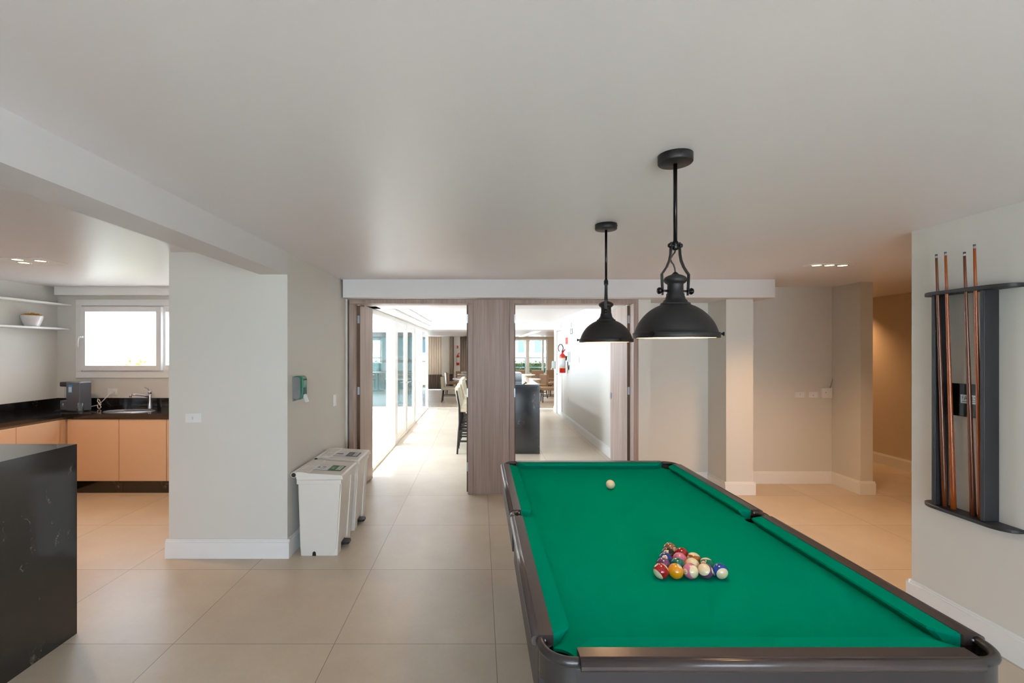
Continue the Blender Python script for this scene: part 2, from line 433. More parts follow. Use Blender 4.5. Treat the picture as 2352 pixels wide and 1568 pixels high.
# baseboards, two-step profile
def skirt(name, segs, mat=None):
    """segs: (x0,y0,x1,y1,nx,ny): run from p to q on a wall, n points into the room"""
    m = MB((segs[0][0], segs[0][1], 0))
    for x0, y0, x1, y1, nx, ny in segs:
        for t, z0, z1 in ((0.020, 0, 0.125), (0.013, 0.125, 0.137), (0.007, 0.137, 0.147)):
            xs = sorted((x0, x1)); ys = sorted((y0, y1))
            if nx: m.box(min(x0, x0 + nx * t), max(x0, x0 + nx * t), ys[0], ys[1], z0, z1)
            else: m.box(xs[0], xs[1], min(y0, y0 + ny * t), max(y0, y0 + ny * t), z0, z1)
    return struct(name, m, mat or M['white'])
skirt('baseboard_left', [(-2.477, 3.765, -1.50, 3.765, 0, -1), (-1.52, 3.765, -1.52, 5.38, 1, 0)])
skirt('baseboard_kitchen', [(-2.457, 3.765, -2.457, 5.40, -1, 0)])
skirt('baseboard_right', [(2.82, -3.1, 2.82, 3.11, -1, 0), (2.80, 3.11, 5.8, 3.11, 0, 1)])
skirt('baseboard_niche', [(1.94, 5.83, 2.794, 5.83, 0, -1), (2.794, 5.40, 2.794, 5.83, -1, 0), (2.774, 5.40, 3.12, 5.40, 0, -1), (3.10, 5.40, 3.10, 5.86, 1, 0), (1.82, 5.40, 1.94, 5.40, 0, -1)])
skirt('baseboard_hall', [(3.10, 5.86, 4.333, 5.86, 0, -1), (4.333, 5.42, 4.333, 5.86, -1, 0), (4.313, 5.42, 4.493, 5.42, 0, -1), (4.473, 5.42, 4.473, 8.9, 1, 0)])
skirt('baseboard_hall_right', [(5.80, 3.13, 5.80, 8.9, -1, 0)])
skirt('baseboard_corridor', [(1.99, 5.62, 1.99, 11.5, -1, 0), (1.99, 12.4, 1.99, 12.75, -1, 0)])

# ------------------------------------------------------------------ timber door frames and leaves
FY0, FY1 = 5.40, 5.60
def frame(name, x0, x1):
    m = MB((x0, FY0, 0)); t = 0.055
    m.box(x0, x0 + t, FY0, FY1, 0, 2.165, 0.003); m.box(x1 - t, x1, FY0, FY1, 0, 2.165, 0.003); m.box(x0, x1, FY0, FY1, 2.165, 2.213, 0.003)
    return struct(name, m, M['wood'])
f1 = frame('door_1', -1.483, -0.078)
f2 = frame('door_2', 0.338, 1.80)
def leaf(parent, x0, y0, x1, y1, side):
    """a door leaf swung open; from the hinge point to the free edge"""
    d = Vector((x1 - x0, y1 - y0, 0)); L = d.length; d.normalize(); n = Vector((-d.y, d.x, 0)) * 0.036 * side
    o = parent.location
    m = MB(o); b = bmesh.new()
    p = [Vector((x0, y0, 0)), Vector((x1, y1, 0)), Vector((x1, y1, 0)) + n, Vector((x0, y0, 0)) + n]
    lo = [b.verts.new(v + Vector((0, 0, 0.012))) for v in p]; hi = [b.verts.new(v + Vector((0, 0, 2.155))) for v in p]
    b.faces.new(lo[::-1]); b.faces.new(hi)
    for k_ in range(4): b.faces.new([lo[k_], lo[(k_ + 1) % 4], hi[(k_ + 1) % 4], hi[k_]])
    bmesh.ops.recalc_face_normals(b, faces=b.faces); m.merge(b)
    lf = m.build('door_leaf', M['wood'], parent)
    m = MB(o); q = Vector((x0, y0, 0)); e = n.normalized()
    ed = MB(o); eps = 0.002
    c = [q - d * 0.004, q - d * 0.004 + n]
    xs = sorted((c[0].x, c[1].x))
    ed.box(xs[0], xs[1], y0 - 0.006, y0 - 0.0005, 0.012, 2.155); g = ed.build('leaf_edge', M['woodd'], lf)
    for z in (0.25, 1.12, 1.95):
        h = MB(o); h.box(xs[0] + 0.006, xs[1] - 0.006, y0 - 0.012, y0 - 0.006, z, z + 0.09, 0.001); h.build('hinge', M['steel'], lf)
    return lf
leaf(f1, -1.392, 5.55, -1.362, 6.06, 1)
lr = leaf(f2, 1.716, 5.55, 1.662, 6.06, -1)
m = MB(f2.location); m.box(1.655, 1.664, 6.02, 6.055, 1.02, 1.10, 0.002); m.build('lock_plate', M['steel'], lr)
# the second leaves folded back into the corridor: only their edges show
for f, x0, x1 in ((f1, -0.150, -0.134), (f2, 0.394, 0.408)):
    m = MB(f.location); m.box(x0, x1, 5.47, 5.60, 0.012, 2.155); lf = m.build('folded_leaf', M['woodd'], f)
    for z in (0.25, 1.10, 1.95):
        h = MB(f.location); h.box(x0 + 0.003 if f is f1 else x0 + 0.003, x1 - 0.003, 5.462, 5.47, z, z + 0.1); h.build('hinge', M['steel'], lf)
# infill jamb strips beside the hinge side
for f, x0, x1 in ((f1, -1.428, -1.400), (f2, 1.722, 1.745)):
    m = MB(f.location); m.box(x0, x1, 5.56, 5.60, 0, 2.165); m.build('jamb_strip', M['white'], f)
tp = MB((0.13, 5.41, 0)); tp.box(-0.078, 0.338, 5.415, 5.60, 0, 2.213, 0.002)
struct('wall_timber_panel', tp, M['wood'])

# ------------------------------------------------------------------ courtyard glazing
gl = MB((-1.47, 6.12, 0)); GX0, GX1 = -1.50, -1.44
def post(mb, y0, y1, x0=GX0, x1=GX1, z0=0.0, z1=2.199): mb.box(x0, x1, y0, y1, z0, z1, 0.003)
m = MB((-1.47, 6.12, 0))
for y0, y1 in ((6.12, 6.18), (8.12, 8.34), (9.42, 9.50), (10.62, 10.74), (13.20, 13.35)): post(m, y0, y1)
m.box(GX0 + 0.005, GX1 - 0.005, 6.13, 13.34, 2.13, 2.198, 0.003); m.box(GX0 + 0.005, GX1 - 0.005, 6.13, 13.34, 0.001, 0.045, 0.003)
gw = m.build('window_1', M['white']); gw['kind'] = 'structure'
for y0, y1 in ((6.18, 8.12), (10.74, 13.20)):
    m = MB((-1.47, 6.12, 0)); m.box(-1.474, -1.468, y0, y1, 0.045, 2.13); m.build('pane', M['glass'], gw)
for y0, y1, hy in ((8.34, 9.42, 9.36), (9.50, 10.62, 9.56)):
    m = MB((-1.47, 6.12, 0)); a = 0.09
    m.box(-1.49, -1.45, y0, y0 + a, 0.05, 2.12, 0.003); m.box(-1.49, -1.45, y1 - a, y1, 0.05, 2.12, 0.003)
    m.box(-1.49, -1.45, y0 + a, y1 - a, 0.05, 0.17, 0.003); m.box(-1.49, -1.45, y0 + a, y1 - a, 2.02, 2.12, 0.003)
    dr = m.build('glazed_door', M['white'], gw)
    m = MB((-1.47, 6.12, 0)); m.box(-1.474, -1.468, y0 + a, y1 - a, 0.17, 2.02); m.build('pane', M['glass'], dr)
    m = MB((-1.47, 6.12, 0)); m.cyl(0.009, (-1.45, hy, 1.0), (-1.40, hy, 1.0)); m.cyl(0.009, (-1.40, hy, 1.0), (-1.40, hy + (0.12 if hy > 9.5 else -0.12), 1.0)); m.build('door_handle', M['steel'], dr)
# far wing facade across the courtyard
fc = thing('dining_wing_facade', 'teal glazed facade of the dining wing across the courtyard', 'building', (-4.0, 13.4, 0))
def fpart(nm, x0, x1, z0, z1, mat, y0=13.30, y1=13.40):
    m = MB((-4.0, 13.4, 0)); m.box(x0, x1, y0, y1, z0, z1); return m.build(nm, mat, fc)
fpart('kerb', -8, -1.52, -0.04, 0.06, M['white'], 13.05, 13.40)
for x0, x1 in ((-8, -2.60), (-2.36, -2.12), (-2.02, -1.78)):
    fpart('lintel', x0, x1, 1.98, 2.13, M['tealdark'])
    fpart('window', x0, x1, 1.36, 1.98, M['glassaqua'])
    fpart('rail_band', x0, x1, 1.29, 1.36, M['tealdark'])
    fpart('window', x0, x1, 1.06, 1.29, M['glassaqua'])
    fpart('panel', x0, x1, 0.40, 1.06, M['glassteal'])
    fpart('lower_panel', x0, x1, 0.06, 0.40, M['glassaqua'])
fpart('mullion', -2.82, -2.78, 0.90, 2.0, M['tealdark'], 13.27, 13.30)
for x0, x1 in ((-2.60, -2.36), (-2.12, -2.02), (-1.78, -1.60)): fpart('column', x0, x1, 0.06, 2.13, M['white'], 13.26, 13.40)
fpart('parapet', -8, -1.60, 2.13, 2.62, M['white'], 13.25, 13.45)

# ------------------------------------------------------------------ kitchen window
ww = MB((-4.0, 5.93, 1.3)); ZB, ZT = 1.295, 2.265
ww.box(-5.01, -3.02, 5.905, 5.93, ZT - 0.075, ZT, 0.002); ww.box(-5.01, -3.02, 5.905, 5.93, ZB, ZB + 0.075, 0.002)
ww.box(-5.01, -4.935, 5.905, 5.93, ZB + 0.075, ZT - 0.075, 0.002); ww.box(-3.095, -3.02, 5.905, 5.93, ZB + 0.075, ZT - 0.075, 0.002)
ww.box(-5.0, -4.93, 5.93, 6.02, 1.33, 2.23); ww.box(-3.10, -3.03, 5.93, 6.02, 1.33, 2.23); ww.box(-4.93, -3.10, 5.93, 6.02, 2.16, 2.23); ww.box(-4.93, -3.10, 5.93, 6.02, 1.33, 1.40)
kw = struct('window_2', ww, M['white'])
def sash(x0, x1, y0, y1, z0, z1, a):
    m = MB((-4.0, 5.93, 1.3)); m.box(x0, x0 + a, y0, y1, z0, z1, 0.003); m.box(x1 - a, x1, y0, y1, z0, z1, 0.003)
    m.box(x0 + a, x1 - a, y0, y1, z1 - a, z1, 0.003); m.box(x0 + a, x1 - a, y0, y1, z0, z0 + a, 0.003)
    s_ = m.build('sash', M['white'], kw)
    m = MB((-4.0, 5.93, 1.3)); m.box(x0 + a, x1 - a, (y0 + y1) / 2 - 0.003, (y0 + y1) / 2 + 0.003, z0 + a, z1 - a); m.build('pane', M['glass'], s_)
    return s_
sh = sash(-4.94, -3.94, 5.885, 5.93, 1.385, 2.175, 0.062)
sash(-3.98, -3.06, 5.94, 5.98, 1.39, 2.175, 0.06)
m = MB((-4.0, 5.93, 1.3)); m.cyl(0.011, (-4.90, 5.885, 1.80), (-4.90, 5.855, 1.80)); m.tube([(-4.90, 5.855, 1.80), (-4.925, 5.85, 1.80), (-4.935, 5.85, 1.76), (-4.937, 5.85, 1.67)], [0.010, 0.011, 0.010, 0.007]); m.build('handle', M['white'], sh)
# outside the kitchen window
m = MB((-6, 8.3, 0)); m.box(-10.5, -3.8, 8.2, 8.35, -0.04, 2.55)
tag(m.build('garden_wall', M['stucco']), 'pale stucco garden wall seen through the kitchen window', 'wall')
m = MB((-5.3, 8.15, 2.2)); m.prism([(-5.9, 2.30), (-3.8, 2.12), (-3.8, 2.5), (-5.9, 2.5)], 8.08, 8.2, 'Y')
tag(m.build('roof_edge', M['terra']), 'slanting red roof edge at the top of the kitchen window view', 'roof')
def foliage(name, c, sx, sy, sz, n, leaf_, mat):
    m = MB((c[0], c[1], c[2] - sz))
    for _ in range(n):
        u = Vector((random.gauss(0, 0.45), random.gauss(0, 0.45), random.gauss(0, 0.45)))
        if u.length > 1: u.normalize()
        p = Vector((c[0] + u.x * sx, c[1] + u.y * sy, c[2] + u.z * sz))
        a = Vector((random.uniform(-1, 1), random.uniform(-1, 1), random.uniform(-0.3, 1))).normalized(); b_ = a.orthogonal().normalized()
        m.quad([p, p + a * leaf_ * 0.5 + b_ * leaf_ * 0.25, p + a * leaf_, p + a * leaf_ * 0.5 - b_ * leaf_ * 0.25])
    return m.build(name, mat)
bush = thing('garden_bush', 'yellow green bush by the pale garden wall outside the kitchen window', 'bush', (-5.6, 7.7, -0.04))
o = foliage('foliage', (-5.55, 7.7, 1.02), 0.50, 0.3, 0.42, 1100, 0.075, M['hedgey']); o.parent = bush; o.location = Vector(o.location) - bush.location
m = MB(bush.location)
for a in range(5): m.tube([(-5.6, 7.7, -0.04), (-5.6 + 0.1 * math.cos(a), 7.7 + 0.1 * math.sin(a), 0.5), (-5.6 + 0.3 * math.cos(a * 1.3), 7.7 + 0.2 * math.sin(a * 1.3), 1.0)], [0.02, 0.015, 0.008], 6)
m.build('stem', M['trunk'], bush)

# ------------------------------------------------------------------ kitchen units
CT = 0.918
wt = MB((-4.7, 5.6, 0.87))
wt.prism([(-5.258, 2.2), (-4.71, 2.2), (-4.71, 5.38), (-2.459, 5.38), (-2.459, 5.928), (-5.258, 5.928)], 0.878, CT, 'Z')
worktop = wt.build('worktop', M['marble']); tag(worktop, 'black veined marble worktop running round the kitchen corner', 'worktop')
m = MB((-4.7, 5.6, 0.87)); m.box(-5.24, -2.459, 5.905, 5.928, CT, 1.045); m.build('upstand', M['marble'], worktop)
m = MB((-4.7, 5.6, 0.87)); m.box(-5.258, -5.235, 2.2, 5.928, CT, 1.045); m.build('upstand', M['marble'], worktop)
def cabinet(lbl, x0, x1, y0, y1, face, seams, grp=None):
    c = thing('base_cabinet', lbl, 'cabinet', ((x0 + x1) / 2, (y0 + y1) / 2, 0), 0, grp); o = c.location
    m = MB(o)
    if face == 'y': m.box(x0, x1, y0 + 0.02, y1, 0.15, 0.85)
    else: m.box(x0, x1 - 0.02, y0, y1, 0.15, 0.85)
    m.build('body', M['cab'], c)
    m = MB(o)
    if face == 'y': m.box(x0, x1, y0 + 0.03, y1, 0.85, 0.878)
    else: m.box(x0, x1 - 0.03, y0, y1, 0.85, 0.878)
    m.build('channel', M['cabgap'], c)
    m = MB(o)
    if face == 'y': m.box(x0, x1, y0 + 0.06, y1, 0, 0.15)
    else: m.box(x0, x1 - 0.06, y0, y1, 0, 0.15)
    m.build('plinth', M['marble'], c)
    for a, b_ in zip(seams, seams[1:]):
        m = MB(o)
        if face == 'y': m.box(a + 0.002, b_ - 0.002, y0, y0 + 0.019, 0.152, 0.852, 0.001)
        else: m.box(x1 - 0.019, x1, a + 0.002, b_ - 0.002, 0.152, 0.852, 0.001)
        m.build('door', M['cab'], c)
cabinet('peach laminate base cabinet under the window, left of the sink, next to the corner', -4.64, -4.10, 5.41, 5.90, 'y', [-4.64, -4.10])
cabinet('peach laminate base cabinet below the sink beside the beige wall', -4.098, -3.56, 5.41, 5.90, 'y', [-4.098, -3.56])
cabinet('peach laminate base cabinet hidden mostly behind the wall right of the sink', -3.558, -2.47, 5.41, 5.90, 'y', [-3.558, -3.02, -2.47])
cabinet('peach laminate cabinet under the left worktop at the kitchen corner', -5.23, -4.69, 4.82, 5.90, 'x', [4.82, 5.32])
cabinet('peach laminate cabinet under the left worktop at the photo edge', -5.23, -4.69, 2.2, 4.817, 'x', [2.2, 2.85, 3.5, 4.16, 4.817])
m = MB((-4.66, 5.41, 0.15)); m.box(-4.688, -4.642, 5.415, 5.435, 0.152, 0.852); tag(m.build('filler_strip', M['cab']), 'narrow peach filler strip in the cabinet corner', 'filler strip')

# island
island = thing('kitchen_island', 'tall black veined marble island in the left foreground', 'counter', (-3.0, 1.7, 0))
m = MB(island.location); m.box(-4.6, -2.333, 0.6, 2.759, 1.057, 1.097); m.build('countertop', M['marble'], island)
m = MB(island.location); m.box(-2.372, -2.333, 0.6, 2.759, 0.0, 1.057); m.build('end_panel', M['marble'], island)
m = MB(island.location); m.box(-4.6, -2.373, 0.65, 2.70, 0.0, 1.056); m.build('body', M['cab'], island)

# shelves
for z, lbl in ((2.196, 'white floating wall shelf above the bowl, the upper one'), (1.898, 'white floating wall shelf carrying the bowl, the lower one')):
    m = MB((-5.17, 4.6, z)); m.box(-5.26, -5.084, 3.0, 5.93, z - 0.011, z + 0.011, 0.001)
    tag(m.build('wall_shelf', M['white']), lbl, 'shelf')
bw = thing('planter_bowl', 'white glazed bowl of dried golden flowers on the lower shelf', 'bowl', (-5.172, 5.50, 1.909))
m = MB(); m.lathe([(0.062, 0), (0.068, 0.004), (0.082, 0.04), (0.098, 0.09), (0.104, 0.125), (0.100, 0.128), (0.094, 0.09), (0.07, 0.05), (0.0, 0.05)], cap=False); m.build('bowl', M['potw'], bw)
m = MB()
for _ in range(260):
    a = random.uniform(0, 2 * PI); r_ = 0.085 * math.sqrt(random.random()); z = 0.118 + 0.034 * (1 - (r_ / 0.1) ** 2)
    m.ball(0.010, (r_ * math.cos(a), r_ * math.sin(a), z + random.uniform(-0.008, 0.006)), 8, (1, 1, 0.6))
o = m.build('dried_flowers', M['snack'], bw); o['kind'] = 'stuff'

# water purifier
wp = thing('water_purifier', 'dark grey countertop water purifier with a blue sticker in the kitchen corner', 'water purifier', (-4.81, 5.66, CT), R(-14))
m = MB(); m.box(-0.045, 0.165, -0.07, 0.07, 0.005, 0.345, 0.012, 3); m.build('body', M['purif'], wp)
m = MB(); m.box(-0.145, -0.04, -0.065, 0.065, 0.012, 0.125, 0.01, 3); m.build('lower_body', M['purif'], wp)
m = MB(); m.box(-0.16, -0.04, -0.06, 0.06, 0.288, 0.343, 0.012, 3); m.build('spout_head', M['black'], wp)
m = MB(); m.box(-0.11, -0.046, -0.045, 0.045, 0.125, 0.288, 0.004); m.build('water_tank', M['clear'], wp)
m = MB(); m.box(-0.225, 0.12, -0.075, 0.075, 0.0, 0.006, 0.002); m.build('base_tray', M['black'], wp)
m = MB(); m.box(0.0, 0.055, -0.0725, -0.0705, 0.22, 0.31); m.build('sticker', M['blue'], wp)
m = MB(); m.box(0.004, 0.051, -0.0745, -0.0728, 0.228, 0.288); m.build('sticker_text_area', M['paleblue'], wp)
m = MB(); m.lathe([(0.0, 0), (0.009, 0), (0.009, 0.001), (0, 0.001)], (-0.095, -0.066, 0.082), 16, 'Y'); m.box(-0.107, -0.083, -0.067, -0.0655, 0.062, 0.066); m.build('logo', M['paper'], wp)
# tumbler
tm = MB((-4.66, 5.60, CT)); tm.lathe([(0.030, 0.0), (0.031, 0.02), (0.036, 0.105), (0.0345, 0.105), (0.029, 0.012), (0.0, 0.012)], (-4.63, 5.52, CT), 32, cap=False)
tag(tm.build('glass_tumbler', M['clear']), 'clear empty glass tumbler beside the water purifier', 'glass')
# faucet
fc_ = thing('kitchen_faucet', 'chrome single lever kitchen faucet behind the sink', 'faucet', (-4.03, 5.82, CT))
m = MB(); m.lathe([(0.027, 0), (0.024, 0.01), (0.020, 0.12), (0.022, 0.16), (0.020, 0.185), (0.0, 0.19)]); m.build('body', M['chrome'], fc_)
m = MB(); m.tube([(0, 0, 0.15), (-0.05, -0.04, 0.170), (-0.11, -0.09, 0.185), (-0.145, -0.12, 0.19)], [0.015, 0.013, 0.012, 0.013]); m.cyl(0.012, (-0.148, -0.122, 0.19), (-0.148, -0.122, 0.155)); m.build('spout', M['chrome'], fc_)
m = MB(); m.lathe([(0.019, 0.186), (0.021, 0.205), (0.015, 0.225), (0, 0.228)]); m.tube([(0, 0, 0.215), (-0.03, 0.01, 0.245), (-0.085, 0.03, 0.262)], [0.010, 0.007, 0.005]); m.build('lever', M['chrome'], fc_)
sk = thing('kitchen_sink', 'stainless oval sink bowl let into the black worktop', 'sink', (-4.12, 5.60, CT))
m = MB(); 
pts = [(0.28 * math.cos(t * PI / 24), 0.165 * math.sin(t * PI / 24), 0.002) for t in range(48)]
m.tube(pts, 0.0045, 8, closed=True); m.build('rim', M['steel'], sk)
m = MB(); m.lathe([(0.0, 0.0005), (0.274, 0.001), (0.274, 0.0015), (0, 0.0012)], (0, 0, 0), 48, mat=Matrix.Diagonal((1, 0.59, 1, 1))); m.build('bowl', M['steel'], sk)

def socket(name, lbl, c, right, up, w_, h_, holes, cat='socket', depth=0.009, mat=None):
    """plate on a wall; c centre on the wall, right/up world directions"""
    r_, u_ = Vector(right), Vector(up); n = r_.cross(u_); t = thing(name, lbl, cat, c)
    def P(nm, x0, x1, y0, y1, z0, z1, mt, par, bev=0.0):
        mm = MB(); mm.box(x0, x1, y0, y1, z0, z1, bev); b = mm.bm; b.transform(basis((0, 0, 0), r_, u_)); return mm.build(nm, mt, par)
    P('plate', -w_ / 2, w_ / 2, -h_ / 2, h_ / 2, 0, depth, mat or M['plate'], t, 0.0025)
    for k_ in holes:
        kind, x, y = k_[:3]
        if kind == 'o':   # round three-pin outlet
            mm = MB(); mm.lathe([(0, depth), (0.017, depth), (0.017, depth + 0.0015), (0.015, depth + 0.002), (0, depth + 0.002)], (x, y, 0), 24)
            mm.bm.transform(basis((0, 0, 0), r_, u_)); oo = mm.build('outlet', M['plate'], t)
            mm = MB()
            for dx, dy in ((0, 0.008), (-0.003, 0), (0, -0.008)): mm.lathe([(0, depth + 0.0015), (0.0024, depth + 0.0015), (0.0024, depth + 0.0026), (0, depth + 0.0026)], (x + dx, y + dy, 0), 10)
            mm.bm.transform(basis((0, 0, 0), r_, u_)); mm.build('pin_holes', M['dark'], oo)
        elif kind == 's': P('rocker', x - 0.011, x + 0.011, y - 0.018, y + 0.018, depth - 0.001, depth + 0.004, M['white'], t, 0.002)
        elif kind == 'd': 
            mm = MB(); mm.lathe([(0, depth), (0.004, depth), (0.004, depth + 0.002), (0, depth + 0.002)], (x, y, 0), 12); mm.bm.transform(basis((0, 0, 0), r_, u_)); mm.build('hole', M['dark'], t)
    return t
X_, Y_, Z_ = (1, 0, 0), (0, 1, 0), (0, 0, 1)
socket('power_outlet', 'white horizontal power outlet on the beige wall end facing the island', (-2.262, 3.765, 1.105), X_, Z_, 0.122, 0.075, [('o', 0, 0)])
socket('power_outlet', 'white power outlet above the black worktop with a white plug in it', (-4.567, 5.93, 1.118), X_, Z_, 0.12, 0.078, [('o', 0.02, 0)])
socket('light_switch', 'white vertical switch plate on the wall between soap dispenser and doors', (-1.52, 4.985, 1.115), Y_, Z_, 0.078, 0.12, [('s', 0, 0.035), ('s', 0, 0), ('s', 0, -0.035)], 'switch')
sc_ = 5.86 / 1094
for px, py, lbl, hl in ((1837, 906, 'white wall outlet furthest left of three plates on the hall wall', [('o', 0, 0)]), (1867, 906, 'white wall outlet in the middle of three plates on the hall wall', [('d', 0, -0.008)])):
    socket('power_outlet', lbl, ((px - 1102) * sc_, 5.86, 1.642 - (py - 803) * sc_), X_, Z_, 0.118, 0.075, hl)
jb = socket('junction_box', 'square white junction box with a loose wire on the hall wall', ((1896.5 - 1102) * sc_, 5.86, 1.642 - (902 - 803) * sc_), X_, Z_, 0.122, 0.122, [('d', -0.02, 0.01)], 'junction box', 0.03)
m = MB(jb.location); f_ = lambda px, py: ((px - 1102) * sc_, 5.85, 1.642 - (py - 803) * sc_)
m.tube([f_(1905.5, 891), f_(1909, 880), f_(1912, 866), f_(1912.5, 852), f_(1914.5, 838)], 0.004, 8); m.build('wire', M['ferrule'], jb)
m = MB((3.12, 5.60, 1.73)); m.box(3.10, 3.125, 5.66, 5.74, 1.725, 1.80, 0.003); tag(m.build('wall_sensor', M['plate']), 'small white sensor box high on the column side', 'sensor')
# plug cable to the purifier
m = MB((-4.55, 5.8, CT))
m.tube([(-4.545, 5.915, 1.115), (-4.57, 5.87, 1.09), (-4.62, 5.86, 1.03), (-4.655, 5.85, 0.99), (-4.675, 5.85, 1.03), (-4.69, 5.85, 1.04), (-4.695, 5.85, 1.01), (-4.66, 5.84, 0.975), (-4.635, 5.83, 0.94), (-4.645, 5.82, 0.925), (-4.665, 5.82, 0.93), (-4.68, 5.83, 0.965), (-4.70, 5.83, 0.96), (-4.76, 5.80, 0.945), (-4.80, 5.77, 0.94)], 0.0055, 8)
m.tube([(-4.65, 5.85, 0.99), (-4.69, 5.85, 0.985), (-4.69, 5.85, 0.965), (-4.65, 5.85, 0.975)], 0.0055, 8)
cb_ = m.build('power_cable', M['plastic']); tag(cb_, 'white looped power cable lying on the black worktop', 'cable')
m = MB((-4.55, 5.8, CT)); m.cyl(0.017, (-4.547, 5.921, 1.118), (-4.545, 5.895, 1.116)); m.build('plug', M['plastic'], cb_)

# ------------------------------------------------------------------ recessed ceiling lamps
def downlight(lbl, x0, x1, y0, y1, lamps, r_, energy, col, tgt=None, size=120):
    t = thing('recessed_light', lbl, 'ceiling light', ((x0 + x1) / 2, (y0 + y1) / 2, ZC)); o = t.location
    m = MB(o); z = ZC - 0.006
    m.box(x0, x1, y0, y1, z, ZC - 0.0005, 0.002); m.build('frame', M['white'], t)
    for x, y in lamps:
        m = MB(o); m.lathe([(r_, 0), (r_, -0.004), (r_ - 0.012, -0.003), (r_ - 0.012, 0)], (x, y, z), 24, cap=False); rg = m.build('ring', M['silver'], t)
        m = MB(o); m.lathe([(0, -0.0015), (r_ - 0.012, -0.0015), (r_ - 0.012, 0), (0, 0)], (x, y, z), 24, cap=False); m.build('lamp', M['spotw'], rg)
        point_spot('downlight_beam', (x, y, z - 0.02), energy / len(lamps), col, size, 0.9, 0.04, (x, y, 0))
WARM = (1.0, 0.58, 0.28)
downlight('triple recessed downlight glowing warm in the hall ceiling', 2.98, 3.36, 4.24, 4.40, [(3.05, 4.31), (3.165, 4.31), (3.29, 4.32)], 0.05, 145, WARM, size=125)
downlight('square recessed downlight with warm lamps in the kitchen ceiling', -4.10, -3.68, 3.98, 4.26, [(-4.0, 4.18), (-3.92, 4.04), (-3.78, 4.10)], 0.05, 115, (1.0, 0.60, 0.32), size=150)
downlight('recessed downlight around the corner of the hall', 5.38, 5.58, 7.25, 7.45, [(5.48, 7.35)], 0.05, 75, (1.0, 0.55, 0.25), size=120)

# ------------------------------------------------------------------ soap dispenser
def dispenser(lbl, loc, rz, green=True):
    t = thing('soap_dispenser', lbl, 'soap dispenser', loc, rz)
    # local: wall plane x=0, protrudes +x, width along y, z up from 0
    prof = rounded([(0.012, 0.03), (0.012, 0.19), (0.09, 0.20), (0.09, 0.0), (0.03, 0.0)][::-1], [0.02, 0.03, 0.05, 0.02, 0.03])
    m = MB(); m.prism(rounded([(0.012, 0.012), (0.088, 0.012), (0.088, 0.205), (0.012, 0.205)], [0.025, 0.04, 0.035, 0.02]), -0.045, 0.045, 'Y', bev=0.004); m.build('cover', M['gplas'] if green else M['silver'], t)
    m = MB(); m.box(0, 0.012, -0.042, 0.042, 0.0, 0.2, 0.003); m.build('back_plate', M['dispg'], t)
    m = MB(); m.prism(rounded([(0.014, 0.016), (0.066, 0.016), (0.066, 0.195), (0.014, 0.195)], [0.02, 0.03, 0.025, 0.015]), -0.048, -0.045, 'Y'); m.build('side_panel', M['dispg'], t)
    if green:
        m = MB(); m.box(0.03, 0.075, -0.03, 0.03, 0.03, 0.11, 0.006); m.build('soap_bag', M['tealdark'], t)
    m = MB(); m.prism([(0.075, 0.05), (0.088, 0.055), (0.112, -0.012), (0.100, -0.016)], -0.03, 0.03, 'Y', bev=0.002); m.build('push_lever', M['silver'], t)
    return t
dispenser('grey and green transparent soap dispenser on the left wall above the bins', (-1.52, 3.905, 1.225), 0)

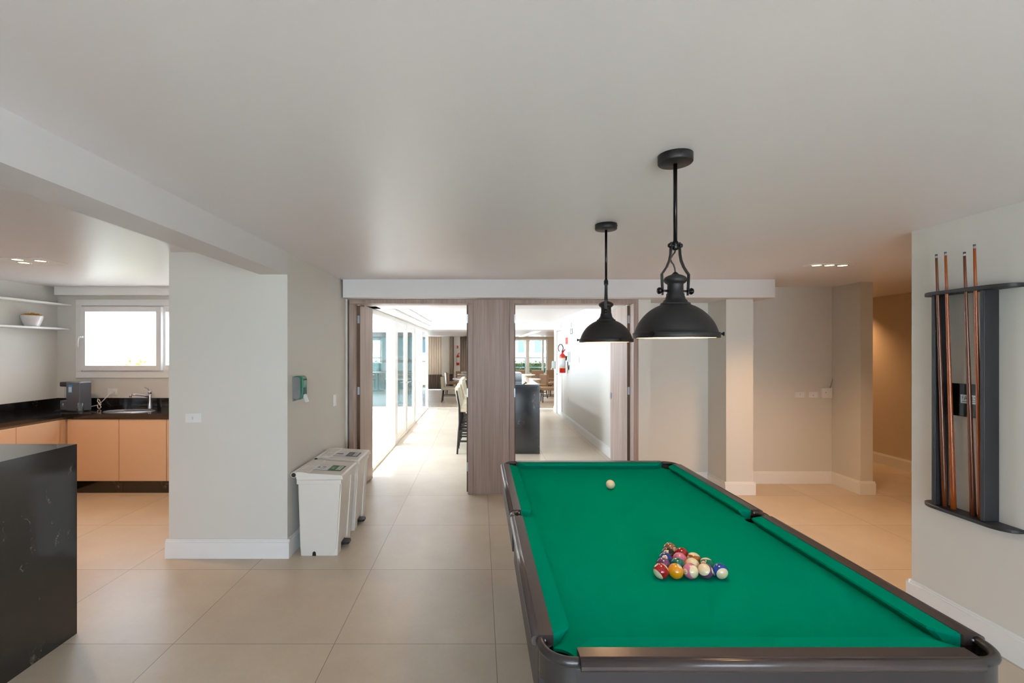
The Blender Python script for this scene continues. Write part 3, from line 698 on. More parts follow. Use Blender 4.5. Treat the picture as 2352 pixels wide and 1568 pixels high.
# ------------------------------------------------------------------ pedal bins
def bin_(lbl, y0, colour, words):
    t = thing('pedal_bin', lbl, 'bin', (-1.27, y0 + 0.22, 0), 0); o = t.location
    # body: tapered shell, front (pedal side) faces +x
    def ring(z, k_):
        xa, xb = -1.445 + 0.012 * k_, -1.105 - 0.045 * k_; ya, yb = y0 + 0.008 + 0.02 * k_, y0 + 0.432 - 0.02 * k_
        return [(xa, ya, z), (xb, ya, z), (xb, yb, z), (xa, yb, z)]
    m = MB(o); b = bmesh.new(); rs = [ring(0.0, 1.12), ring(0.055, 1.0), ring(0.056, 0.9), ring(0.60, 0.0)]
    vs_ = [[b.verts.new(p) for p in r_] for r_ in rs]
    b.faces.new(vs_[0][::-1]); b.faces.new(vs_[-1])
    for a, c in zip(vs_, vs_[1:]):
        for k_ in range(4): b.faces.new([a[k_], a[(k_ + 1) % 4], c[(k_ + 1) % 4], c[k_]])
    bmesh.ops.bevel(b, geom=[e for e in b.edges if abs(e.verts[0].co.z - e.verts[1].co.z) > 0.03], offset=0.012, segments=2, profile=0.5, affect='EDGES')
    m.merge(b)
    m.box(-1.452, -1.098, y0 + 0.002, y0 + 0.438, 0.575, 0.612, 0.006)
    # vertical ribs on the pedal face
    for ya, yb in ((y0 + 0.03, y0 + 0.13), (y0 + 0.31, y0 + 0.41)):
        b = bmesh.new(); lo = [(-1.155, ya), (-1.125, ya + 0.006), (-1.125, yb - 0.006), (-1.155, yb)]
        l_ = [b.verts.new((x - 0.012, y, 0.0)) for x, y in lo]; h_ = [b.verts.new((x + 0.022, y, 0.58)) for x, y in lo]
        b.faces.new(l_[::-1]); b.faces.new(h_)
        for k_ in range(4): b.faces.new([l_[k_], l_[(k_ + 1) % 4], h_[(k_ + 1) % 4], h_[k_]])
        bmesh.ops.recalc_face_normals(b, faces=b.faces); m.merge(b)
    body = m.build('body', M['binw'], t)
    m = MB(o); m.prism([(-1.335, 0.0), (-1.305, 0.0), (-1.308, 0.028), (-1.32, 0.036), (-1.332, 0.028)], y0 + 0.026, y0 + 0.0305, 'Y'); m.build('foot_notch', M['dark'], body)
    m = MB(o); m.prism(rounded([(y0 + 0.15, 0.0), (y0 + 0.29, 0.0), (y0 + 0.29, 0.17), (y0 + 0.15, 0.17)], [0, 0, 0.03, 0.03]), -1.158, -1.150, 'X'); m.build('pedal_recess', M['dispg'], body)
    m = MB(o); m.prism(rounded([(-1.15, y0 + 0.17), (-1.085, y0 + 0.17), (-1.085, y0 + 0.27), (-1.15, y0 + 0.27)], [0, 0.03, 0.03, 0]), 0.03, 0.05, 'Z', bev=0.004); m.build('pedal', M['black'], t)
    # lid
    m = MB(o); pr = [(-1.462, 0.672), (-1.43, 0.676), (-1.36, 0.668), (-1.36, 0.664), (-1.10, 0.650), (-1.086, 0.642), (-1.083, 0.614), (-1.452, 0.612)]
    m.prism(pr, y0, y0 + 0.44, 'Y', bev=0.003)
    for yy in (y0 + 0.035, y0 + 0.20, y0 + 0.36): m.prism([(-1.45, 0.676), (-1.36, 0.6685), (-1.36, 0.672), (-1.44, 0.679)], yy, yy + 0.045, 'Y')
    ld = m.build('lid', M['binw'], t)
    m = MB(o); m.cyl(0.022, (-1.472, y0 - 0.004, 0.652), (-1.472, y0 + 0.444, 0.652)); hg = m.build('hinge_tube', M['binw'], ld)
    m = MB(o); m.cyl(0.0175, (-1.472, y0 - 0.0055, 0.652), (-1.472, y0 - 0.003, 0.652)); m.build('tube_opening', M['dark'], hg)
    # label: lies on the sloping lid, text reads from the front (+x)
    sl = math.atan2(0.650 - 0.664, 0.26); dx = Vector((math.cos(sl), 0, math.sin(sl)))
    org = Vector((-1.26, y0 + 0.20, 0.664 + (-1.26 + 1.36) * math.tan(sl) + 0.0012))
    bs = basis(org, (0, 1, 0), -dx)     # local x=+Y, local y=-X (towards wall)
    def L(nm, x0, x1, ya, yb, mt, h=0.0006, par=ld):
        mm = MB(); mm.box(x0, x1, ya, yb, 0, h); mm.bm.transform(Matrix.Translation(-o) @ bs); return mm.build(nm, mt, par)
    lb = L('label', -0.085, 0.085, -0.125, 0.125, M['ink'], 0.0004)
    L('label_paper', -0.082, 0.082, -0.122, 0.122, M['paper'], 0.0008, lb)
    L('label_band', -0.083, 0.083, -0.124, -0.015, colour, 0.0012, lb)
    L('word_box', -0.06, 0.075, -0.112, -0.074, M['paper'], 0.0016, lb)
    for wd, yy, sz, mt, zz in ((words[0], -0.043, 0.036, M['paper'], 0.0014), (words[1], -0.093, 0.030, colour, 0.0019)):
        b = text_mesh(wd, sz); mm = MB(); mm.merge(b, 0, Matrix.Translation((0, yy, zz))); mm.bm.transform(Matrix.Translation(-o) @ bs); mm.build('word', mt, lb)
    mm = MB()
    if colour is M['green']:
        for q in range(3):
            a = q * 2 * PI / 3 + PI / 2; rot = Matrix.Translation((0, 0.052, 0.0012)) @ Matrix.Rotation(a, 4, 'Z')
            b = bmesh.new()
            for poly in ([(0.020, -0.026), (0.031, -0.018), (0.031, 0.006), (0.020, 0.010)], [(0.014, 0.008), (0.037, 0.002), (0.024, 0.024)]):
                b.faces.new([b.verts.new((x, y, 0)) for x, y in poly])
            mm.merge(b, 0, rot)
    else:
        mm.box(-0.017, 0.017, 0.024, 0.078, 0.0010, 0.0014); mm.box(-0.023, 0.023, 0.082, 0.087, 0.0010, 0.0014); mm.box(-0.007, 0.007, 0.087, 0.092, 0.0010, 0.0014)
    mm.bm.transform(Matrix.Translation(-o) @ bs); mm.build('pictogram', colour, lb)
bin_('white pedal bin with a green recycling label, nearer of the two by the wall', 3.77, M['green'], ('LIXO', 'RECICLÁVEL'))
bin_('white pedal bin with a grey label, further of the two next to the door', 4.29, M['grey'], ('LIXO', 'COMUM'))

# ------------------------------------------------------------------ pool table
ZR, ZB_ = 0.822, 0.782
XL, XR, YN, YF = 0.150, 1.453, 1.252, 3.545
pt = thing('pool_table', 'dark pool table with green cloth and six pockets under the pendant lamps', 'pool table', ((XL + XR) / 2, (YN + YF) / 2, 0)); PO = pt.location
WR = 0.062          # rail width
XI0, XI1, YI0, YI1 = XL + WR, XR - WR, YN + WR, YF - WR      # timber / cushion boundary
NW = 0.056          # cushion depth
YM = (YN + YF) / 2
# bed with pocket notches
def arc(cx, cy, r_, a0, a1, n=10): return [(cx + r_ * math.cos(a0 + (a1 - a0) * k_ / n), cy + r_ * math.sin(a0 + (a1 - a0) * k_ / n)) for k_ in range(n + 1)]
pts = []
pr_ = 0.058
pts += arc(XI0, YI0, pr_, PI / 2, 0)            # near left
pts += arc(XI1, YI0, pr_, PI, PI / 2)
pts += arc(XI1, YM, 0.050, -PI / 2, -3 * PI / 2)
pts += arc(XI1, YI1, pr_, -PI / 2, -PI)
pts += arc(XI0, YI1, pr_, 0, -PI / 2)
pts += arc(XI0, YM, 0.050, PI / 2, -PI / 2)
m = MB(PO); m.prism(pts, ZB_ - 0.008, ZB_, 'Z'); m.build('bed_cloth', M['felt'], pt)
# timber rails: (start, end) along the run, ends leave room for the pockets
CE = 0.118; SG = 0.045
def rail(axis, fixed, sgn, a, b):
    """fixed: timber/cushion boundary; sgn: outward direction"""
    prof = [(0, ZR), (0.040, ZR), (0.0425, ZR - 0.0012), (0.0445, ZR - 0.0028), (0.0465, ZR - 0.0022), (0.0485, ZR - 0.0018)]
    prof += [(0.0505 + 0.012 * math.sin(t), ZR - 0.0138 + 0.012 * math.cos(t)) for t in [R(10 * q_) for q_ in range(0, 10)]]
    prof += [(0.0625, ZR - 0.022), (0.0615, ZR - 0.0265), (0.058, ZR - 0.0295), (0.053, ZR - 0.030), (0, ZR - 0.030)]
    m = MB(PO); P = [(fixed + sgn * u, z) for u, z in prof]
    if axis == 'Y': m.prism(P, a, b, 'Y')
    else: m.prism([(y, z) for y, z in P], a, b, 'X')
    for f in m.bm.faces: f.smooth = len(f.verts) == 4 and min(e.calc_length() for e in f.edges) < 0.006
    return m.build('rail', M['rail'], pt)
def cushion(axis, fixed, sgn, a, b, ta, tb):
    """sgn: inward direction of the nose; ta/tb how much shorter the nose is at each end"""
    m = MB(PO); b_ = bmesh.new()
    def V(u, s_, z): return (fixed + sgn * u, s_, z) if axis == 'Y' else (s_, fixed + sgn * u, z)
    def outline(nose, z1, z2, k_):
        ra, rb = ta * k_, tb * k_
        return [V(0, a, z1), V(nose * 0.75, a + ra * 0.72, z1 * 0.25 + z2 * 0.75), V(nose * 0.97, a + ra * 1.05, z2), V(nose, a + ra * 1.5 + 0.012, z2),
                V(nose, b - rb * 1.5 - 0.012, z2), V(nose * 0.97, b - rb * 1.05, z2), V(nose * 0.75, b - rb * 0.72, z1 * 0.25 + z2 * 0.75), V(0, b, z1)]
    L_ = [outline(NW, ZR - 0.002, ZR - 0.006, 1), outline(NW, ZR - 0.012, ZR - 0.014, 1), outline(NW - 0.022, ZB_ + 0.0005, ZB_ + 0.0005, 0.8)]
    R_ = [[b_.verts.new(p) for p in q] for q in L_]
    for p, q in zip(R_, R_[1:]):
        for k_ in range(8): b_.faces.new([p[k_], p[(k_ + 1) % 8], q[(k_ + 1) % 8], q[k_]])
    b_.faces.new(R_[0]); b_.faces.new(R_[-1][::-1]); bmesh.ops.recalc_face_normals(b_, faces=b_.faces)
    m.merge(b_); return m.build('cushion', M['felt'], pt)
for s_, fx in ((-1, XI0), (1, XI1)):
    for a, b in ((YN + CE, YM - SG), (YM + SG, YF - CE)):
        rail('Y', fx, s_, a, b)
    cushion('Y', fx, -s_, YN + CE + 0.008, YM - SG - 0.001, 0.045, 0.012); cushion('Y', fx, -s_, YM + SG + 0.001, YF - CE - 0.008, 0.012, 0.045)
for s_, fy in ((-1, YI0), (1, YI1)):
    rail('X', fy, s_, XL + CE, XR - CE)
    cushion('X', fy, -s_, XL + CE + 0.008, XR - CE - 0.008, 0.045, 0.045)
# pockets
def pocket(cx, cy, a0, a1, r_, side=False):
    n = 16; zt = ZR - 0.016
    P = [(cx + r_ * math.cos(a0 + (a1 - a0) * k_ / n), cy + r_ * math.sin(a0 + (a1 - a0) * k_ / n)) for k_ in range(n + 1)]
    m = MB(PO); m.tube([(x, y, zt) for x, y in P], 0.013, 12); pk = m.build('pocket_rim', M['rubber'], pt)
    m = MB(PO); b_ = bmesh.new(); N2 = 64; ro, ri = r_ + 0.006, r_ - 0.002; cols = []
    for k_ in range(N2 + 1):
        a = a0 + (a1 - a0) * k_ / N2; zb = ZR - 0.090 - 0.007 * abs(math.sin(k_ / N2 * PI * 6))
        if side: zb += 0.03
        cols.append([b_.verts.new((cx + q * math.cos(a), cy + q * math.sin(a), z)) for q, z in ((ri, zt), (ro, zt), (ro, zb), (ri, zb))])
    for p, q in zip(cols, cols[1:]):
        for k_ in range(4): b_.faces.new([p[k_], p[(k_ + 1) % 4], q[(k_ + 1) % 4], q[k_]])
    b_.faces.new(cols[0]); b_.faces.new(cols[-1][::-1]); bmesh.ops.recalc_face_normals(b_, faces=b_.faces); m.merge(b_); m.build('pocket_skirt', M['rubber'], pk)
    if side: bx, by, br = cx, cy, r_ - 0.008
    else: bx, by, br = cx + (0.012 if cx > 0.8 else -0.012), cy + (0.012 if cy > 2.4 else -0.012), 0.060
    zb0 = ZB_ - 0.0085
    m = MB(PO); m.lathe([(br, zb0), (br, ZR - 0.10), (br * 0.7, ZR - 0.17), (0, ZR - 0.18), (0, ZR - 0.175), (br * 0.65, ZR - 0.165), (br - 0.003, ZR - 0.10), (br - 0.003, zb0)], (bx, by, 0), 32, cap=False)
    m.build('pocket_bag', M['bag'], pk)
    for a in (a0, a1):
        m = MB(PO); m.ball(0.0045, (cx + (r_ - 0.012) * math.cos(a), cy + (r_ - 0.012) * math.sin(a), zt + 0.002), 10); m.build('rivet', M['steel'], pk)
q = 0.104
pocket(XL + q, YN + q, R(170), R(280), 0.080)
pocket(XR - q, YN + q, R(260), R(370), 0.080)
pocket(XL + q, YF - q, R(80), R(190), 0.080)
pocket(XR - q, YF - q, R(-10), R(100), 0.080)
pocket(XI0 + 0.004, YM, R(112), R(248), 0.052, True)
pocket(XI1 - 0.004, YM, R(-68), R(68), 0.052, True)
# frame under the rails
for nm, (x0, x1, y0, y1) in (('apron', (XL + 0.018, XL + 0.040, YN + CE + 0.002, YM - 0.06)), ('apron', (XL + 0.018, XL + 0.040, YM + 0.06, YF - CE)), ('apron', (XR - 0.040, XR - 0.018, YN + CE, YM - 0.06)), ('apron', (XR - 0.040, XR - 0.018, YM + 0.06, YF - CE)),
                             ('apron', (XL + CE - 0.012, XR - CE + 0.012, YN + 0.018, YN + 0.040)), ('apron', (XL + CE, XR - CE, YF - 0.040, YF - 0.018))):
    m = MB(PO); m.box(x0, x1, y0, y1, 0.60, ZR - 0.0305, 0.002); m.build(nm, M['apron'], pt)
m = MB(PO); m.box(XI0 + 0.09, XI1 - 0.09, YI0 + 0.09, YI1 - 0.09, 0.62, ZB_ - 0.0085); m.build('slate_support', M['bag'], pt)
for x in (XL + 0.16, XR - 0.29):
    for y in (YN + 0.17, YM - 0.065, YF - 0.30):
        m = MB(PO); m.box(x, x + 0.13, y, y + 0.13, 0.0, 0.62, 0.006); m.build('leg', M['apron'], pt)

# ------------------------------------------------------------------ balls
BR = 0.0277; CREAM = lin((226, 208, 170))
def ball_mat(nm, rgb, stripe):
    m = NT(nm); v = m.coord(); sp = m.t.nodes.new('ShaderNodeSeparateXYZ'); m.l(v, sp.inputs[0])
    x, y, z = sp.outputs
    r2 = m.math('ADD', m.math('MULTIPLY', y, y), m.math('MULTIPLY', z, z))
    disc = m.math('LESS_THAN', r2, (0.37 * BR) ** 2)
    col = lin(rgb)
    if stripe:
        band = m.math('LESS_THAN', m.math('ABSOLUTE', z), 0.60 * BR)
        c = m.mix(band, CREAM, col)
    else:
        c = m.mix(0.0, col, col)
    m.l(m.mix(disc, c, CREAM), m.b.inputs['Base Color'])
    m.b.inputs['Roughness'].default_value = 0.09; m.b.inputs['Coat Weight'].default_value = 0.6; m.b.inputs['Coat Roughness'].default_value = 0.03
    return m.m
def cam_basis(p):
    d = (Vector(cam.location) - p).normalized(); r_ = Vector((0, 0, 1)).cross(d).normalized(); u = d.cross(r_); return r_, u, d
def from_img(p, ox, oy, toward=None):
    r_, u, d = cam_basis(p); z = math.sqrt(max(0, 1 - ox * ox - oy * oy)) if toward is None else toward
    return (r_ * ox + u * oy + d * z).normalized()
word = {1: 'one', 2: 'two', 3: 'three', 4: 'four', 5: 'five', 6: 'six', 7: 'seven', 8: 'eight', 9: 'nine', 10: 'ten', 11: 'eleven', 12: 'twelve', 13: 'thirteen', 14: 'fourteen', 15: 'fifteen'}
D = 2 * BR; y0 = 1.792
def rowx(row, i): n = 5 - row; return 0.793 + (i - (n - 1) / 2) * (D + 0.0002)
# number, row, index, colour, label, number direction (img x,y), stripe axis (img x,y,toward), roll
balls = [
 (11, 0, 0, (165, 18, 26), 'red striped pool ball at the near left corner of the rack', (-0.68, 0.68, 0.28), (-0.62, -0.70, 0.34), 30),
 (1, 0, 1, (226, 150, 8), 'solid yellow pool ball in the front row of the rack', (0.50, 0.74, 0.45), None, 0),
 (13, 0, 2, (206, 118, 150), 'pink and cream striped pool ball, middle of the front row', (-0.42, -0.16, 0.89), (0.72, 0.02, 0.69), 90),
 (12, 0, 3, (104, 60, 100), 'purple and cream striped pool ball, fourth in the front row', (0.80, 0.30, 0.5), (-0.30, 0.28, 0.91), 0),
 (10, 0, 4, (14, 66, 160), 'blue and cream striped pool ball at the near right corner of the rack', (-0.72, -0.50, 0.48), (0.46, -0.46, 0.76), 0),
 (4, 1, 0, (104, 60, 100), 'solid purple pool ball behind the red striped one', (0.1, -0.72, 0.68), None, 0),
 (6, 1, 1, (0, 112, 96), 'solid dark green pool ball behind the yellow one', (-0.1, -0.74, 0.66), None, 0),
 (9, 1, 2, (226, 150, 8), 'cream topped pool ball behind the pink striped one', (-0.9, -0.3, -0.1), (0.12, 0.45, 0.88), 0),
 (14, 1, 3, (0, 112, 90), 'green and cream striped pool ball behind the purple striped one', (-0.42, 0.10, 0.9), (-0.08, 0.97, -0.22), 0),
 (2, 2, 0, (22, 58, 140), 'solid blue pool ball showing the number two on the left edge', (-0.14, 0.28, 0.95), None, -35),
 (5, 2, 1, (206, 118, 150), 'solid pink pool ball in the centre of the rack', (0.25, -0.70, 0.66), None, 0),
 (15, 2, 2, (150, 92, 18), 'mustard brown striped pool ball on the right edge of the rack', (-0.80, 0.12, 0.58), (0.06, 0.93, 0.02), 0),
 (8, 3, 0, (34, 26, 26), 'solid black eight ball near the back of the rack', (-0.30, 0.30, 0.9), None, 20),
 (3, 3, 1, (150, 10, 16), 'solid red pool ball near the back of the rack', (0.4, -0.66, 0.64), None, 0),
 (7, 4, 0, (138, 94, 58), 'solid brown pool ball at the far tip of the rack', (0.74, 0.10, 0.66), None, 0)]
for num, row, i, rgb, lbl, nd, ax, roll in balls:
    p = Vector((rowx(row, i), y0 + row * D * 0.8665, ZB_ + BR + 0.0002))
    r_, u, d = cam_basis(p)
    n = (r_ * nd[0] + u * nd[1] + d * nd[2]).normalized()
    if ax: a = (r_ * ax[0] + u * ax[1] + d * ax[2]); a = (a - n * a.dot(n)).normalized()
    else:
        a = u - n * u.dot(n); a = a.normalized() if a.length > 0.1 else n.orthogonal().normalized()
        a = Matrix.Rotation(R(roll), 3, n) @ a
    if ax:
        # keep the cap where the photo shows it: axis first, number perpendicular to it
        a = (r_ * ax[0] + u * ax[1] + d * ax[2]).normalized(); n = (n - a * n.dot(a)).normalized()
    mat3 = Matrix((n, a.cross(n), a)).transposed()
    m = MB(); m.ball(BR, (0, 0, 0), 48)
    o = m.build('pool_ball', ball_mat('ball_%s' % word[num], rgb, ax is not None))
    o.location = p; o.rotation_euler = mat3.to_euler()
    tag(o, lbl, 'pool ball', 'racked pool balls')
    b = text_mesh(str(num), 0.0125 if num < 10 else 0.0105); bmesh.ops.triangulate(b, faces=b.faces); bmesh.ops.subdivide_edges(b, edges=b.edges, cuts=1)
    for v in b.verts:
        y, z = v.co.x, v.co.y; rr = BR + 0.00012; v.co = Vector((math.sqrt(max(0, rr * rr - y * y - z * z)), y, z))
    m = MB(); m.merge(b); m.build('number', M['ink'], o)
m = MB(); m.ball(BR, (0, 0, 0), 48); cue_ball = m.build('cue_ball', simple('cue_ball_resin', (230, 208, 170), 0.1, var=0.02, coat=0.6))
cue_ball.location = ((1402 - 1102) * 0.832 * 1094 / (1112 - 803) / 1094, 0.832 * 1094 / (1112 - 803), ZB_ + BR + 0.0002)
tag(cue_ball, 'plain cream cue ball alone near the far end of the table', 'pool ball')

# ------------------------------------------------------------------ pendant lamps
def pendant(lbl, x, y, yaw):
    t = thing('pendant_lamp', lbl, 'lamp', (x, y, ZC), yaw, 'black dome pendants over the pool table')
    Z = lambda z: z - ZC
    m = MB(); m.lathe([(0.0, 0), (0.066, 0), (0.066, -0.030), (0.063, -0.034), (0.0, -0.035)], n=56); cn = m.build('canopy', M['lampb'], t)
    m = MB(); 
    for a in (R(80), R(260)): m.ball(0.004, (0.066 * math.cos(a), 0.066 * math.sin(a), -0.016), 10)
    m.build('screw', M['lampk'], cn)
    m = MB(); m.cyl(0.0075, (0, 0, -0.034), (0, 0, Z(2.075))); m.build('rod', M['lampk'], t)
    m = MB(); m.lathe([(0.0, Z(2.035)), (0.010, Z(2.038)), (0.013, Z(2.045)), (0.013, Z(2.065)), (0.008, Z(2.075)), (0, Z(2.076))]); m.cyl(0.006, (-0.026, 0, Z(2.055)), (0.026, 0, Z(2.055)))
    for s_ in (-1, 1): m.lathe([(0, 0), (0.009, 0.001), (0.0095, 0.005), (0.007, 0.009), (0, 0.010)], mat=Matrix.Translation((s_ * 0.020, 0, Z(2.055))) @ Matrix.Rotation(R(90) * s_, 4, 'Y'))
    m.build('knuckle', M['lampk'], t)
    # curved flat arms
    for s_ in (-1, 1):
        cl = [(0.018, 2.068), (0.0185, 2.05), (0.020, 2.02), (0.025, 1.995), (0.036, 1.970), (0.050, 1.950), (0.057, 1.941), (0.0565, 1.92), (0.0545, 1.88), (0.053, 1.858)]
        b_ = bmesh.new(); L_ = []
        for i_, (cx, cz) in enumerate(cl):
            a_, c_ = cl[max(0, i_ - 1)], cl[min(len(cl) - 1, i_ + 1)]; tx, tz = c_[0] - a_[0], c_[1] - a_[1]; ln = math.hypot(tx, tz); nx, nz = -tz / ln, tx / ln
            w2 = 0.008 if 0 < i_ < len(cl) - 1 else 0.005
            L_.append([b_.verts.new((s_ * (cx + nx * e), yy, Z(cz) + nz * e)) for e, yy in ((-0.0018, -w2), (0.0018, -w2), (0.0018, w2), (-0.0018, w2))])
        for p_, q_ in zip(L_, L_[1:]):
            for k_ in range(4): b_.faces.new([p_[k_], p_[(k_ + 1) % 4], q_[(k_ + 1) % 4], q_[k_]])
        b_.faces.new(L_[0]); b_.faces.new(L_[-1][::-1]); bmesh.ops.recalc_face_normals(b_, faces=b_.faces)
        m = MB(); m.merge(b_); m.build('yoke_arm', M['lampb'], t)
        m = MB(); m.cyl(0.0045, (s_ * 0.028, 0, Z(1.875)), (s_ * 0.060, 0, Z(1.875)))
        m.lathe([(0, 0), (0.008, 0.0), (0.008, 0.008), (0.0125, 0.010), (0.0135, 0.015), (0.011, 0.020), (0, 0.021)], mat=Matrix.Translation((s_ * 0.054, 0, Z(1.875))) @ Matrix.Rotation(R(90) * s_, 4, 'Y')); m.build('thumb_screw', M['lampk'], t)
    m = MB(); m.tube([(0.0, 0, Z(2.04)), (-0.004, -0.004, Z(2.027)), (-0.016, -0.008, Z(2.015)), (-0.024, -0.006, Z(2.0)), (-0.018, -0.004, Z(1.988)), (-0.008, 0, Z(1.98)), (-0.002, 0, Z(1.965)), (0, 0, Z(1.948))], 0.003, 8); m.build('cord', M['black'], t)
    m = MB(); m.lathe([(0, Z(1.950)), (0.005, Z(1.950)), (0.010, Z(1.945)), (0.015, Z(1.940)), (0.027, Z(1.936)), (0.038, Z(1.930)), (0.044, Z(1.922)), (0.044, Z(1.914)), (0.037, Z(1.906)), (0.031, Z(1.902)), (0.030, Z(1.898)),
                       (0.0305, Z(1.866)), (0.034, Z(1.863)), (0.034, Z(1.855)), (0.0365, Z(1.850)), (0.0375, Z(1.842)), (0.043, Z(1.838)), (0.047, Z(1.830)), (0.056, Z(1.826)), (0.057, Z(1.820)), (0, Z(1.818))], cap=False); m.build('lamp_neck', M['lampb'], t)
    dome = lambda Rr, k_: (Rr * math.cos(k_), 1.670 + Rr * math.sin(k_))
    P = [(0.040, 1.8215)] + [dome(0.16, R(69.2 - 54.7 * q_ / 16)) for q_ in range(17)]
    P += [(0.1565, 1.709), (0.1605, 1.709), (0.1620, 1.7075), (0.1620, 1.690), (0.1605, 1.688), (0.1540, 1.688), (0.1535, 1.692)]
    inner = [dome(0.157, R(14.5 + 54.7 * q_ / 16)) for q_ in range(17)]
    m = MB(); m.lathe([(r_, Z(z)) for r_, z in P], n=80, cap=False); sh_ = m.build('shade', M['lampb'], t)
    m = MB(); m.lathe([(0.1535, Z(1.690))] + [(r_, Z(z)) for r_, z in inner] + [(0, Z(1.8165))], n=80, cap=False); m.build('shade_lining', M['lampi'], sh_)
    for a in (R(-28), R(92), R(212)):
        m = MB(); c_ = Vector((math.cos(a), math.sin(a), 0))
        m.cyl(0.004, c_ * 0.156 + Vector((0, 0, Z(1.703))), c_ * 0.170 + Vector((0, 0, Z(1.703)))); m.cyl(0.008, c_ * 0.169 + Vector((0, 0, Z(1.703))), c_ * 0.175 + Vector((0, 0, Z(1.703)))); m.build('clamp_screw', M['lampk'], sh_)
    m = MB(); m.ball(0.035, (0, 0, Z(1.755)), 24, (1, 1, 1.2)); m.build('bulb', M['bulb'], t)
    return t
LX = 0.775
pendant('black metal dome pendant nearer the camera over the pool table', LX, 1.888, R(8))
pendant('black metal dome pendant over the far half of the pool table', LX + 0.002, 2.93, R(72))
for y in (1.888, 2.93):
    d = bpy.data.lights.new('pendant_bulb_light', 'POINT'); d.energy = 7; d.color = (1.0, 0.66, 0.38); d.shadow_soft_size = 0.04
    o = bpy.data.objects.new('pendant_bulb_light', d); C.objects.link(o); o.location = (LX, y, 1.705)

# ------------------------------------------------------------------ cue rack and cues
rk = thing('cue_rack', 'charcoal wall rack for pool cues on the right wall', 'cue rack', (2.82, 2.71, 0.69)); RO = rk.location
def bar_shape(z0, z1, holes_y):
    m = MB(RO)
    m.prism(rounded([(2.818, 2.455), (2.765, 2.455), (2.715, 2.52), (2.715, 2.90), (2.765, 2.965), (2.818, 2.965)], [0, 0.03, 0.04, 0.04, 0.03, 0]), z0, z1, 'Z', bev=0.004)
    return m
m = bar_shape(1.968, 1.990, []); m.build('top_bar', M['rack'], rk)
m = bar_shape(0.690, 0.710, []); bb = m.build('bottom_bar', M['rack'], rk)
for y0_, y1_ in ((2.583, 2.606), (2.862, 2.885)):
    m = MB(RO); m.box(2.735, 2.818, y0_, y1_, 0.7105, 1.9675, 0.003); m.build('upright', M['rack'], rk)
m = MB(RO); m.box(2.806, 2.818, 2.608, 2.860, 1.255, 1.445, 0.002); pq = m.build('badge_panel', M['lampk'], rk)
m = MB(RO); m.box(2.8045, 2.806, 2.683, 2.778, 1.333, 1.382); bg_ = m.build('badge', M['silver'], pq)
b = text_mesh('FANES', 0.034); m = MB(); m.merge(b, 0, Matrix.Diagonal((0.86, 1, 1, 1))); m.bm.transform(basis(Vector((2.8042, 2.7305, 1.362)) - Vector(RO), (0, -1, 0), (0, 0, 1))); m.build('badge_text', M['ink'], bg_)
m = MB(RO); m.box(2.8038, 2.8045, 2.690, 2.771, 1.341, 1.344); m.build('badge_line', M['ink'], bg_)
for k_, (y, yb, zt, mt, lbl) in enumerate(((2.846, 2.842, 2.212, 'cue1', 'dark brown pool cue furthest from the camera in the wall rack'), (2.790, 2.790, 2.215, 'cue2', 'bright orange brown pool cue, second from the far end of the rack'), (2.681, 2.678, 2.192, 'cue1', 'dark reddish cue standing in front of the badge in the rack'), (2.627, 2.634, 2.223, 'cue2', 'tallest slim reddish cue next to the near upright of the rack'))):
    t = thing('pool_cue', lbl, 'pool cue', (2.775, yb, 0.711), 0, 'pool cues in the wall rack'); o_ = t.location
    top = Vector((2.728, y, zt)); bot = Vector((2.775, yb, 0.7105)); d_ = (top - bot); n_ = 12
    rad = lambda s_: 0.0145 - 0.0085 * s_
    m = MB(o_); m.tube([bot + d_ * (k2 / n_ * 0.985) for k2 in range(n_ + 1)], [rad(k2 / n_ * 0.985) for k2 in range(n_ + 1)], 16); m.build('shaft', M[mt], t)
    m = MB(o_); m.cyl(0.0062, bot + d_ * 0.985, bot + d_ * 0.994, 16); m.build('ferrule', M['ferrule'], t)
    m = MB(o_); m.cyl(0.0062, bot + d_ * 0.994, top, 16); m.build('tip', M['cuetip'], t)

# ------------------------------------------------------------------ bar counter and stools in the corridor
bc = thing('bar_counter', 'black veined marble bar counter beyond the double doors', 'counter', (0.65, 9.5, 0)); o_ = bc.location
m = MB(o_); m.box(0.35, 0.947, 7.51, 11.6, 1.055, 1.095, 0.001); m.build('countertop', M['marble'], bc)
m = MB(o_); m.box(0.35, 0.947, 7.51, 7.55, 0.0, 1.0548, 0.001); m.build('end_panel', M['marble'], bc)
m = MB(o_); m.box(0.62, 0.935, 7.56, 11.55, 0.0, 1.054); m.build('body', M['marble'], bc)
m = MB((0.5, 8.3, 1.096)); m.box(0.40, 0.69, 7.80, 8.15, 1.0955, 1.262, 0.003)
tag(m.build('marble_riser', M['marble']), 'small raised black marble block on the bar counter', 'riser')
m = MB((0.73, 7.8, 1.096)); m.prism([(0.695, 1.142), (0.700, 1.146), (0.79, 1.0965), (0.78, 1.0955)], 7.85, 8.05, 'Y'); tag(m.build('menu_card', M['paper']), 'white card leaning on the marble riser', 'card')

